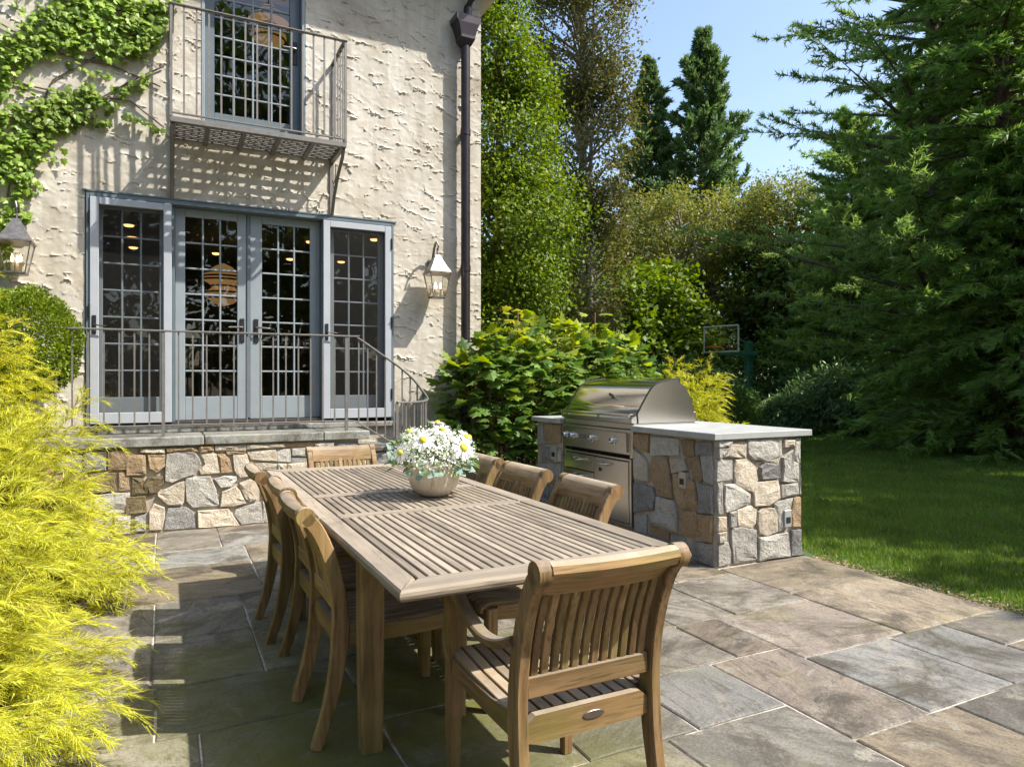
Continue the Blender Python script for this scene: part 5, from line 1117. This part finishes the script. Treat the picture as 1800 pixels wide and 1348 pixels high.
gold_shrub((-1.27, 6.10), 0.50, 0.45, 1.66, 1900, 46, 0.18, 'tall golden threadleaf shrub against the landing railing', 0.005)
gold_shrub((6.55, 7.75), 0.85, 0.75, 1.36, 1300, 30, 0.24, 'golden threadleaf shrub behind the grill hood', 0.010, 0.06)
# small leafy plant at the very front of the bed
def low_plant(c, label):
    e = empty('groundcover_plant', (c[0], c[1], 0), label, 'plant'); n = 260
    P = np.array([c[0], c[1], 0.04]) + rng.normal(0, 1, (n, 3)) * np.array([0.16, 0.09, 0.03]); P[:, 2] = np.abs(P[:, 2]) + 0.01
    kind(cloud('foliage', *T_OVAL, P, unit(n) + np.array([0, 0, .4]), np.array([0, 0, 1.0]) + 0.6 * unit(n), rng.uniform(0.025, 0.05, n), mat_leaf('low_leaf', [(0.05, 0.10, 0.02), (0.10, 0.17, 0.03), (0.2, 0.14, 0.04)], 0.25), e, (c[0], c[1], 0)), 'stuff')


# ---- clipped box ball
bx = empty('clipped_boxwood', (-1.06, 7.0, 0.833), 'clipped round green boxwood behind the railing under the ivy lantern', 'bush')
n = 26000; N = unit(n); rad = rng.uniform(0.74, 1.0, n) * (1 + 0.035 * np.sin(N[:, 0] * 9) * np.sin(N[:, 2] * 8)); P = np.array([-1.06, 6.99, 1.63]) + N * np.array([0.42, 0.31, 0.48]) * rad[:, None]
MT['box'] = mat_leaf('boxwood_leaf', [(0.11, 0.18, 0.015), (0.18, 0.26, 0.022), (0.27, 0.34, 0.035), (0.07, 0.12, 0.015)], 0.28, 0.35)
kind(cloud('foliage', *T_DIA, P, N + 0.8 * unit(n) + np.array([0, 0, .3]), N + 0.9 * unit(n), rng.uniform(0.017, 0.031, n), 'box', bx, (-1.06, 6.99, 1.63)), 'stuff')
MB().tube([(-1.06, 6.99, 0.83), (-1.06, 6.99, 1.4)], 0.03, 8).obj('stem', 'bark', bx)

# ---- oakleaf hydrangeas by the house corner
MT['hyd'] = mat_leaf('hydrangea_leaf', [(0.08, 0.155, 0.025), (0.12, 0.21, 0.04), (0.17, 0.27, 0.06), (0.06, 0.12, 0.025), (0.23, 0.30, 0.05)], 0.3, 0.45)
MT['hyd_y'] = mat_leaf('young_hydrangea_leaf', [(0.26, 0.33, 0.04), (0.36, 0.41, 0.06), (0.18, 0.27, 0.035), (0.42, 0.40, 0.07)], 0.4, 0.45)
MT['hstem'] = mat_plain('reddish_stem', (0.20, 0.10, 0.06), 0.8)
def hydrangea(ells, n, label, seedshoots):
    c0 = ells[0][0]; e = empty('oakleaf_hydrangea', (c0[0], c0[1], 0), label, 'shrub', 'oakleaf hydrangeas by the house corner')
    vol = np.array([a[0] * a[2] for _, a in ells]); cn = (vol / vol.sum() * n).astype(int); Ps = []; Ns = []
    for (c, a), k in zip(ells, cn):
        N = unit(k); N[:, 2] = np.where(N[:, 2] < -0.45, -N[:, 2], N[:, 2]); r = rng.uniform(0.62, 1.05, k) ** 0.8
        r *= 1 + 0.14 * np.sin(N[:, 0] * 6 + c[0] * 3) * np.cos(N[:, 2] * 5 + N[:, 1] * 4)
        Ps.append(np.array(c) + N * np.array(a) * r[:, None]); Ns.append(N)
    for (x, y, z, h) in seedshoots:
        k = 16; zz = rng.uniform(0, 1, k); t = rng.random(k) * 6.28; Ps.append(np.stack([x + 0.09 * np.cos(t), y + 0.09 * np.sin(t), z + zz * h], 1)); Ns.append(np.stack([np.cos(t), np.sin(t), 0.4 + 0 * t], 1))
        MB().tube([(x, y, z - 0.5), (x, y, z + h)], 0.008, 5).obj('shoot', 'hstem', e)
    P = np.concatenate(Ps); N = np.concatenate(Ns); ok = (P[:, 2] > 0.05) & ~((P[:, 0] < 3.3) & (P[:, 1] > 7.28)) & ~((P[:, 0] > 3.4) & (P[:, 1] < 6.5)); P = P[ok]; N = N[ok]; m = len(P)
    D = N * np.array([1, 1, 0.3]) + np.array([0, 0, -0.22]) + 0.55 * unit(m); Nn = np.array([0, 0, 1.0]) + N * 0.55 + 0.35 * unit(m); sc = rng.uniform(0.10, 0.205, m)
    zt = P[:, 2] > 1.5; d = np.linalg.norm(P - CAMP, axis=1); front = (N @ np.array([0.2, -1, 0.2])) 
    score = front + 1.2 * sc / 0.2 - 0.12 * d; order = np.argsort(-score); big = order[:300]; rest = order[300:]
    m1 = template_mesh('hydrangea_leaf', T_OAK, 'hyd'); m2 = template_mesh('young_hydrangea_leaf', T_OAK, 'hyd_y')
    yng = (P[:, 2] + rng.normal(0, 0.18, m)) > 1.76
    for msk, mm in ((yng, m2), (~yng, m1)):
        s_ = big[msk[big]]; frames_obj(mm, 'leaf', P[s_], D[s_], Nn[s_], sc[s_], e)
        s_ = rest[msk[rest]]; kind(cloud('foliage', *T_OAK, P[s_], D[s_], Nn[s_], sc[s_], 'hyd_y' if mm is m2 else 'hyd', e, tuple(c0)), 'stuff')
    for (c, a) in ells:
        for i in range(9):
            t = i * 0.7 + c[0]; q = rng.uniform(0.3, 0.8); MB().tube([(c[0] + 0.12 * math.cos(t), c[1] + 0.12 * math.sin(t), -0.04), (c[0] + 0.5 * q * a[0] * math.cos(t), c[1] + 0.5 * q * a[1] * math.sin(t), c[2] * 0.7), (c[0] + q * a[0] * math.cos(t), c[1] + q * a[1] * math.sin(t), c[2] + a[2] * 0.55)], [0.014, 0.011, 0.006], 5).obj('stem', 'hstem', e)
hydrangea([((3.12, 6.88, 1.0), (0.50, 0.42, 0.70)), ((3.62, 7.0, 1.1), (0.68, 0.55, 0.80)), ((3.25, 6.68, 0.42), (0.42, 0.2, 0.42))], 1150, 'dark green oakleaf hydrangea in front of the house corner downspout', [(3.55, 6.95, 1.78, 0.36), (3.15, 6.85, 1.55, 0.28), (3.9, 7.1, 1.72, 0.3)])
hydrangea([((4.55, 7.25, 1.1), (0.72, 0.6, 0.86)), ((5.15, 7.45, 1.05), (0.62, 0.6, 0.8)), ((4.1, 6.9, 0.75), (0.4, 0.3, 0.6))], 1050, 'oakleaf hydrangea with yellow green tips behind the grill', [(4.75, 7.2, 1.85, 0.32), (4.4, 7.2, 1.8, 0.22), (5.2, 7.4, 1.7, 0.25)])

# ---- trees
def limbs(paths, mat, parent, name='limbs'):
    b = MB()
    for p, r in paths: b.tube(p, r, 5, False)
    return kind(b.obj(name, mat, parent, True, fix=False), 'stuff')
def trunk(base, H, r, mat, parent, lean=(0, 0), n=7):
    pts = [(base[0] + lean[0] * (i / n) + random.uniform(-1, 1) * r * 0.25 * (i > 0), base[1] + lean[1] * (i / n) + random.uniform(-1, 1) * r * 0.25 * (i > 0), -0.08 + (H + 0.08) * i / n) for i in range(n + 1)]
    MB().tube(pts, [r * (1.25 if i == 0 else 1) * (1 - 0.85 * i / n) for i in range(n + 1)], 10).obj('trunk', mat, parent, True); return pts
def broadleaf(name, label, base, H, tr, ells, n, ls, mat, bark='bark', M_=60, clump=0.3, T=T_DIA, nl=26, group=None, cat='tree', twigs=0, sel=None, flat=1.0, stems=1):
    e = empty(name, (base[0], base[1], -0.06), label, cat, group)
    for s_ in range(stems): trunk((base[0] + 0.12 * s_, base[1] - 0.1 * s_), H * (0.92 - 0.12 * s_), tr * (1 - 0.25 * s_), bark, e, (random.uniform(-.3, .3) * s_, random.uniform(-.3, .3) * s_))
    vol = np.array([a[0] * a[1] * a[2] for _, a in ells]) ** 0.7; cn = np.maximum(1, (vol / vol.sum() * M_)).astype(int); cs = []; ns = []; rs = []
    for (c, a), k in zip(ells, cn):
        N = unit(k); r = rng.uniform(0.45, 1.0, k) ** 0.5; cs.append(np.array([base[0], base[1], 0]) + np.array(c) + N * np.array(a) * r[:, None] * 0.92); ns.append(N); rs.append(np.full(k, clump * min(a) ** 0.5))
    cs = np.concatenate(cs); ns = np.concatenate(ns); rs = np.concatenate(rs); k = len(cs); per = n // k
    P = np.repeat(cs, per, 0) + rng.normal(0, 1, (k * per, 3)) * np.repeat(rs, per)[:, None] * np.array([1, 1, 0.75]) * 0.62; m = len(P)
    P[:, 2] = np.maximum(P[:, 2], 0.02)
    out = np.repeat(ns, per, 0)
    D = out * 0.5 + np.array([0, 0, -0.25]) + 0.9 * unit(m); Nn = np.array([0.15, -0.1, 0.8 * flat]) + out * 0.5 + 0.6 * unit(m)
    kind(cloud('crown', *T, P, D, Nn, rng.uniform(0.7, 1.25, m) * ls, mat, e, (base[0], base[1], H * 0.6)), 'stuff')
    idx = rng.choice(k, min(nl, k), replace=False); paths = []
    for i in idx:
        c = cs[i]; z0 = max(0.4, min(H * 0.8, c[2] - rng.uniform(0.3, 1.4))); p0 = np.array([base[0], base[1], z0]); mid = (p0 + c) / 2 + np.array([0, 0, 0.15]) + rng.normal(0, 0.08, 3)
        paths.append(([tuple(p0), tuple(mid), tuple(c)], [tr * 0.32, tr * 0.2, tr * 0.06]))
    for i in range(twigs):
        c = cs[rng.integers(k)]; r0 = rs[0]; d = unit(1)[0] * np.array([1, 1, .7]); p0 = c + rng.normal(0, 0.3, 3) * r0; L = rng.uniform(0.25, 0.7) * r0 * 1.6
        paths.append(([tuple(p0), tuple(p0 + d * L * 0.5 + rng.normal(0, .05, 3)), tuple(p0 + d * L + rng.normal(0, .08, 3))], [0.010, 0.007, 0.003]))
    limbs(paths, bark, e); return e
def conifer(name, label, base, H, Rm, prof, nb, sub, need, elev, droop, nlen, nw, mat, bark='bark_r', t0=0.06, tr=0.2, spread=0.9, T=T_NEE, group=None, blen=0.34, azr=None, ndir=0.6, trees_top=1.0):
    e = empty(name, (base[0], base[1], -0.06), label, 'tree', group); trunk(base, H * 0.97, tr, bark, e)
    t = t0 + (trees_top - t0) * (np.arange(nb) + rng.random(nb)) / nb; az = np.arange(nb) * 2.39996 + rng.normal(0, 0.3, nb)
    if azr is not None: az = azr[0] + (azr[1] - azr[0]) * ((np.arange(nb) * 0.618) % 1.0)
    L = Rm * prof(t) * rng.uniform(0.72, 1.12, nb); el = elev(t) + rng.normal(0, 0.08, nb)
    h = np.stack([np.cos(az), np.sin(az), 0 * az], 1); up = np.array([0, 0, 1.0])
    O = np.array([base[0], base[1], 0]) + up * (t * H)[:, None]
    def bp(s):     # s (nb,m)
        return O[:, None] + h[:, None] * (L[:, None] * np.cos(el)[:, None] * s)[..., None] + up * (np.sin(el)[:, None] * L[:, None] * s + droop * L[:, None] * s ** 2)[..., None]
    s = 0.10 + 0.90 * (np.arange(sub)[None] + rng.random((nb, sub))) / sub; B = bp(s); tan = bp(s + 0.02) - B; tan /= np.linalg.norm(tan, axis=2, keepdims=True)
    sidev = np.cross(tan, up); sidev /= np.maximum(1e-6, np.linalg.norm(sidev, axis=2, keepdims=True))
    sg = np.where(rng.random((nb, sub)) < 0.5, -1, 1)
    bd = tan * 0.75 + sidev * (sg * spread * rng.uniform(0.5, 1.1, (nb, sub)))[..., None] + up * (rng.normal(0.05, 0.22, (nb, sub)))[..., None]
    bd /= np.linalg.norm(bd, axis=2, keepdims=True); bl = blen * L[:, None] * (1.1 - 0.75 * s) * rng.uniform(0.6, 1.2, (nb, sub)) + 0.08
    q = rng.random((nb, sub, need)); P = B[:, :, None] + bd[:, :, None] * (bl[..., None] * q)[..., None] + up * (droop * 0.5 * bl[..., None] * q ** 2)[..., None]
    P = P.reshape(-1, 3); m = len(P); D = np.repeat(bd.reshape(-1, 3), need, 0) * ndir + unit(m) * 0.75 + up * droop * 0.5
    kind(cloud('crown', *T, P, D, unit(m), rng.uniform(0.7, 1.2, m) * nlen, mat, e, (base[0], base[1], H / 2), sx=np.full(m, nw)), 'stuff')
    ss = np.array([0, 0.35, 0.7, 1.0])[None].repeat(nb, 0); Q = bp(ss); limbs([([tuple(p) for p in Q[i]], [0.014 + 0.010 * L[i], 0.01 + 0.006 * L[i], 0.008, 0.004]) for i in range(nb)], bark, e); return e

MT['horn'] = mat_leaf('hornbeam_leaf', [(0.09, 0.16, 0.014), (0.14, 0.22, 0.018), (0.20, 0.28, 0.024), (0.06, 0.12, 0.014), (0.26, 0.31, 0.03)], 0.35)
MT['birch'] = mat_leaf('birch_leaf', [(0.09, 0.105, 0.025), (0.14, 0.15, 0.03), (0.19, 0.155, 0.05), (0.07, 0.09, 0.025), (0.20, 0.20, 0.05)], 0.35)
MT['dog'] = mat_leaf('olive_leaf', [(0.13, 0.165, 0.03), (0.19, 0.21, 0.04), (0.26, 0.25, 0.05), (0.09, 0.125, 0.03)], 0.35)
MT['deep'] = mat_leaf('deep_green_leaf', [(0.075, 0.135, 0.03), (0.105, 0.175, 0.04), (0.14, 0.21, 0.05)], 0.4)
MT['spruce'] = mat_leaf('spruce_needle', [(0.07, 0.13, 0.055), (0.10, 0.175, 0.065), (0.135, 0.21, 0.07), (0.17, 0.23, 0.07)], 0.35)
MT['pine'] = mat_leaf('pine_needle', [(0.16, 0.27, 0.075), (0.22, 0.34, 0.095), (0.27, 0.36, 0.085), (0.16, 0.28, 0.11)], 0.45)
MT['crypt'] = mat_leaf('cryptomeria_needle', [(0.13, 0.24, 0.055), (0.18, 0.30, 0.07), (0.23, 0.34, 0.08), (0.15, 0.26, 0.08)], 0.45)
MT['rhodo'] = mat_leaf('rhododendron_leaf', [(0.12, 0.21, 0.075), (0.17, 0.27, 0.10), (0.24, 0.33, 0.14)], 0.35, 0.35)

MT['laurel'] = mat_leaf('laurel_leaf', [(0.09, 0.18, 0.04), (0.14, 0.24, 0.05), (0.20, 0.30, 0.07)], 0.4, 0.4)
broadleaf('hornbeam_tree', 'bright green columnar hornbeam rising behind the house corner', (5.6, 11.7), 10.4, 0.14, [((0, 0, 2.2), (1.4, 1.5, 1.9)), ((0.05, 0, 4.2), (1.58, 1.6, 1.7)), ((0, 0, 6.0), (1.15, 1.2, 1.6)), ((-0.1, 0, 7.7), (0.75, 0.8, 1.5)), ((-0.1, 0, 9.1), (0.45, 0.5, 1.3))], 86000, 0.076, 'horn', M_=420, clump=0.32, nl=70)
broadleaf('birch_tree', 'tall airy tree with upright pale branches and sparse olive leaves beyond the hornbeam', (9.45, 14.9), 15.5, 0.13, [((0, 0, 4.0), (1.3, 1.2, 2.6)), ((0.1, 0, 7.0), (1.5, 1.4, 2.4)), ((-0.1, 0, 10.2), (1.75, 1.5, 2.8)), ((-0.5, 0, 12.8), (1.8, 1.5, 2.2))], 56000, 0.09, 'birch', 'bark_l', M_=330, clump=0.34, nl=260, twigs=420, stems=3)
cp_ = lambda t: np.clip((1.03 - t), 0.03, 1) ** 0.95 * (0.82 + 0.18 * np.sin(t * 31))
conifer('false_cypress', 'dark feathery cypress with a sharp leading tip, the taller of the pair', (21.5, 23.9), 16.9, 6.2, cp_, 190, 15, 21, lambda t: 0.12 + 0.55 * t, 0.12, 0.29, 0.12, 'spruce', group='dark cypresses on the skyline', blen=0.30, T=T_DIA, tr=0.25, spread=0.55, ndir=1.1)
conifer('false_cypress', 'dark feathery cypress, the shorter of the pair, next to the airy tree', (20.0, 25.8), 16.0, 5.2, cp_, 170, 14, 20, lambda t: 0.15 + 0.55 * t, 0.12, 0.29, 0.12, 'spruce', group='dark cypresses on the skyline', blen=0.30, T=T_DIA, tr=0.22, spread=0.55, ndir=1.1)
broadleaf('dogwood_tree', 'broad olive tree with tangled grey twigs behind the basketball hoop', (16.7, 19.7), 8.6, 0.15, [((0.4, 0.2, 6.6), (3.1, 3.0, 2.0)), ((2.0, -0.8, 5.4), (2.2, 2.0, 1.9)), ((-1.6, 1.2, 5.0), (1.9, 1.8, 2.0)), ((0.6, 0.2, 3.4), (2.8, 2.6, 1.4))], 44000, 0.115, 'dog', 'bark_l', M_=300, clump=0.34, nl=90, twigs=900, stems=2)
broadleaf('dogwood_tree', 'small yellowish olive tree between the dark cypresses and the pine', (19.4, 17.0), 8.6, 0.13, [((0, 0, 6.6), (2.4, 2.3, 1.9)), ((0.6, 0, 4.2), (2.3, 2.2, 1.9))], 34000, 0.105, 'dog', 'bark_l', M_=170, clump=0.36, nl=50, twigs=350)
conifer('pine_tree', 'big green pine with long open boughs against the sky at the lawn edge', (13.9, 8.7), 17.5, 5.3, lambda t: np.clip(1.12 - 0.8 * t, 0.1, 1) * (0.80 + 0.20 * np.sin(t * 40)), 170, 22, 38, lambda t: 0.12 + 0.45 * t, -0.02, 0.135, 0.030, 'pine', 'bark', t0=0.10, tr=0.2, spread=0.8, blen=0.16, ndir=0.75)
conifer('pine_tree', 'soft green young pine behind the rhododendrons', (17.6, 13.4), 8.8, 2.6, lambda t: np.clip(1.05 - t, 0.05, 1) ** 0.6, 150, 15, 30, lambda t: 0.1 + 0.5 * t, -0.05, 0.15, 0.036, 'pine', 'bark', t0=0.07, tr=0.1, spread=0.8, blen=0.28, ndir=0.8)
conifer('cryptomeria_tree', 'dark drooping plume needled cryptomeria at the near side of the lawn', (13.5, 7.2), 13.5, 2.9, lambda t: np.clip(1.1 - t, 0.08, 1) ** 0.6, 260, 14, 36, lambda t: -0.05 + 0.3 * t, -0.22, 0.175, 0.040, 'crypt', t0=0.015, tr=0.2, spread=0.7, blen=0.24, ndir=1.1)
conifer('cryptomeria_tree', 'drooping plume needled cryptomeria growing between the pine and the hedge', (16.3, 8.9), 12.5, 3.0, lambda t: np.clip(1.1 - t, 0.08, 1) ** 0.6, 190, 11, 28, lambda t: -0.05 + 0.3 * t, -0.20, 0.21, 0.052, 'crypt', t0=0.03, tr=0.2, spread=0.7, blen=0.26, ndir=1.1)
conifer('cryptomeria_tree', 'low bushy plume needled cryptomeria with boughs down to the lawn', (13.2, 6.75), 5.6, 1.9, lambda t: np.clip(1.12 - t, 0.08, 1) ** 0.5, 200, 13, 34, lambda t: 0.0 + 0.35 * t, -0.26, 0.15, 0.030, 'crypt', t0=0.03, tr=0.1, spread=0.7, blen=0.28, ndir=1.1)
conifer('cryptomeria_tree', 'slim plume needled cryptomeria beyond the young pine', (18.8, 12.0), 9.5, 2.3, lambda t: np.clip(1.1 - t, 0.08, 1) ** 0.6, 150, 11, 36, lambda t: 0.0 + 0.3 * t, -0.16, 0.20, 0.044, 'crypt', t0=0.05, tr=0.14, spread=0.7, blen=0.26, ndir=1.1)
RH = [(15.6, 12.3, 1.7, 'broad glossy rhododendron behind the boulder'), (15.9, 10.9, 1.9, 'largest glossy rhododendron at the back of the lawn'), (15.7, 9.5, 1.5, 'glossy rhododendron below the pine boughs'), (14.5, 13.0, 0.9, 'small glossy rhododendron beside the boulder'), (17.2, 13.6, 2.2, 'tall glossy rhododendron by the green hoop post'), (13.2, 14.6, 1.5, 'glossy rhododendron under the tangled olive tree')]
for x, y, h, lb in RH:
    broadleaf('rhododendron', lb, (x, y), h * 0.8, 0.05, [((0, 0, h * 0.45), (h * 0.75, h * 0.75, h * 0.55)), ((0.4, -0.4, h * 0.3), (h * 0.6, h * 0.55, h * 0.35))], 11500, 0.165, 'rhodo', M_=130, clump=0.26, T=T_LONG, nl=14, group='rhododendrons at the back of the lawn', cat='shrub')
broadleaf('hemlock_hedge', 'dark evergreen hedge screening the ground behind the hydrangeas', (8.6, 10.6), 1.9, 0.06, [((0, 0, 0.9), (1.6, 0.9, 0.95)), ((-1.6, -1.0, 0.8), (1.2, 0.9, 0.85)), ((1.9, 1.2, 0.8), (1.5, 0.9, 0.9))], 17000, 0.09, 'deep', M_=130, clump=0.32, nl=12, cat='hedge')
for x, y, h, lb in ((12.9, 13.6, 1.1, 'low laurel shrub behind the golden shrub'), (15.1, 8.6, 0.9, 'low laurel shrub under the big pine'), (17.9, 13.7, 2.6, 'upright laurel shrub between the hoop post and the rhododendrons'), (17.4, 11.2, 2.6, 'tall laurel shrub behind the rhododendrons'), (18.0, 15.8, 3.4, 'tall laurel shrub behind the green hoop post')):
    broadleaf('laurel_shrub', lb, (x, y), h * 0.8, 0.04, [((0, 0, h * 0.5), (h * 0.55 + 0.35, h * 0.55 + 0.35, h * 0.52))], 8000, 0.115, 'laurel', M_=90, clump=0.28, T=T_DIA, nl=10, group='laurel shrubs at the back of the lawn', cat='shrub')
# low ground cover along the far lawn edge
def cover():
    n = 15000; t = rng.random(n); A = np.array([[8.4, 9.0], [11.2, 11.2], [13.6, 12.9], [15.2, 11.6], [15.6, 9.6], [15.0, 7.9], [15.9, 6.0]]); seg = rng.integers(0, len(A) - 1, n)
    B = A[seg] + (A[seg + 1] - A[seg]) * t[:, None] + rng.normal(0, 0.28, (n, 2)); P = np.concatenate([B, np.abs(rng.normal(0.10, 0.08, (n, 1)))], 1)
    o = cloud('ground_cover', *T_DIA, P, unit(n) + np.array([0, 0, .3]), np.array([0, 0, 1.0]) + 0.5 * unit(n), rng.uniform(0.05, 0.11, n), 'deep'); kind(o, 'stuff'); o['label'] = 'low dark ground cover along the far lawn edge'; o['category'] = 'ground cover'
cover()
BG = [(4.6, 19, 12, 'far green tree seen behind the hornbeam'), (8.5, 21.5, 13, 'far green tree seen through the airy branches'), (12.2, 21.5, 7.5, 'far dark tree below the shorter cypress'), (14.6, 18.0, 5.2, 'dark understorey tree behind the tangled olive tree'), (19.2, 17.0, 8, 'far tree behind the hoop post'), (22.5, 15.0, 11, 'dense tree behind the rhododendrons'), (23.0, 11.5, 13, 'dense tree behind the pine trunk'), (24.5, 7.0, 13, 'dense tree beyond the cryptomerias'), (25.5, 22.0, 9, 'far tree beyond the small olive tree'), (23.0, 13.0, 6.5, 'dark understorey tree behind the largest rhododendron'), (22.8, 10.2, 7, 'dark understorey tree behind the slim cryptomeria'), (22.3, 5.8, 6.5, 'dark understorey tree behind the drooping cryptomeria'), (13.2, 17.6, 5, 'dark understorey tree behind the hoop backboard'), (24, 9.5, 14, 'tall far tree behind the cryptomerias'), (22.5, 18.2, 6.5, 'far shrubby tree behind the hoop post'), (25, 15.5, 8, 'far tree behind the small yellowish tree'), (17.5, 23.5, 6.5, 'far shrubby tree below the cypresses'), (13, 24.5, 7, 'far shrubby tree below the airy tree'), (7.5, 26, 9, 'farthest tree behind the hornbeam'), (10.0, 17.5, 6, 'dark understorey tree behind the airy tree')]
for i, (x, y, h, lb) in enumerate(BG):
    r = h * (0.24 if h > 9 else 0.3); broadleaf('woodland_tree', lb, (x, y), h, 0.16, [((0, 0, h * 0.22), (r * 1.15, r * 1.15, h * 0.22)), ((0, 0, h * 0.5), (r * 1.1, r * 1.1, h * 0.26)), ((0, 0, h * 0.78), (r * 0.8, r * 0.8, h * 0.22))], 9000, 0.215, 'deep' if i % 3 else 'horn', M_=150, clump=0.42, nl=26, group='woodland trees beyond the garden')
# trees of the same garden outside the picture: they shade the lawn and stand in the reflections
OUTT = [(11.9, -2.9, 9.9, 2.1, 'leafy tree shading the lawn, nearest the paving'), (13.4, -0.6, 11.2, 2.4, 'leafy tree shading the lawn, second from the paving'), (15.1, 1.6, 11.0, 2.5, 'leafy tree shading the middle of the lawn'), (-7, -10, 9, 3.0, 'leafy tree across the garden facing the ivy'), (-3.5, -12.5, 15, 3.2, 'leafy tree across the garden facing the landing'), (0.2, -13, 17, 3.4, 'leafy tree across the garden facing the French doors'), (3.9, -12.5, 15.5, 3.3, 'leafy tree across the garden facing the table'), (7.0, -14, 9.5, 3.2, 'leafy tree across the garden facing the grill island'), (-12, -2, 9, 3.2, 'leafy tree at the far side of the shrubs'), (-9, 4.5, 7, 2.4, 'leafy tree beside the ivy end of the house')]
for x, y, h, r, lb in OUTT:
    broadleaf('garden_tree', lb, (x, y), h, 0.22, [((0, 0, h * 0.25), (r, r, h * 0.22)), ((0, 0, h * 0.55), (r * 1.05, r * 1.05, h * 0.25)), ((0, 0, h * 0.82), (r * 0.75, r * 0.75, h * 0.16))], 8000, 0.33, 'deep', M_=150, clump=0.42, nl=26, group='garden trees round the terrace')
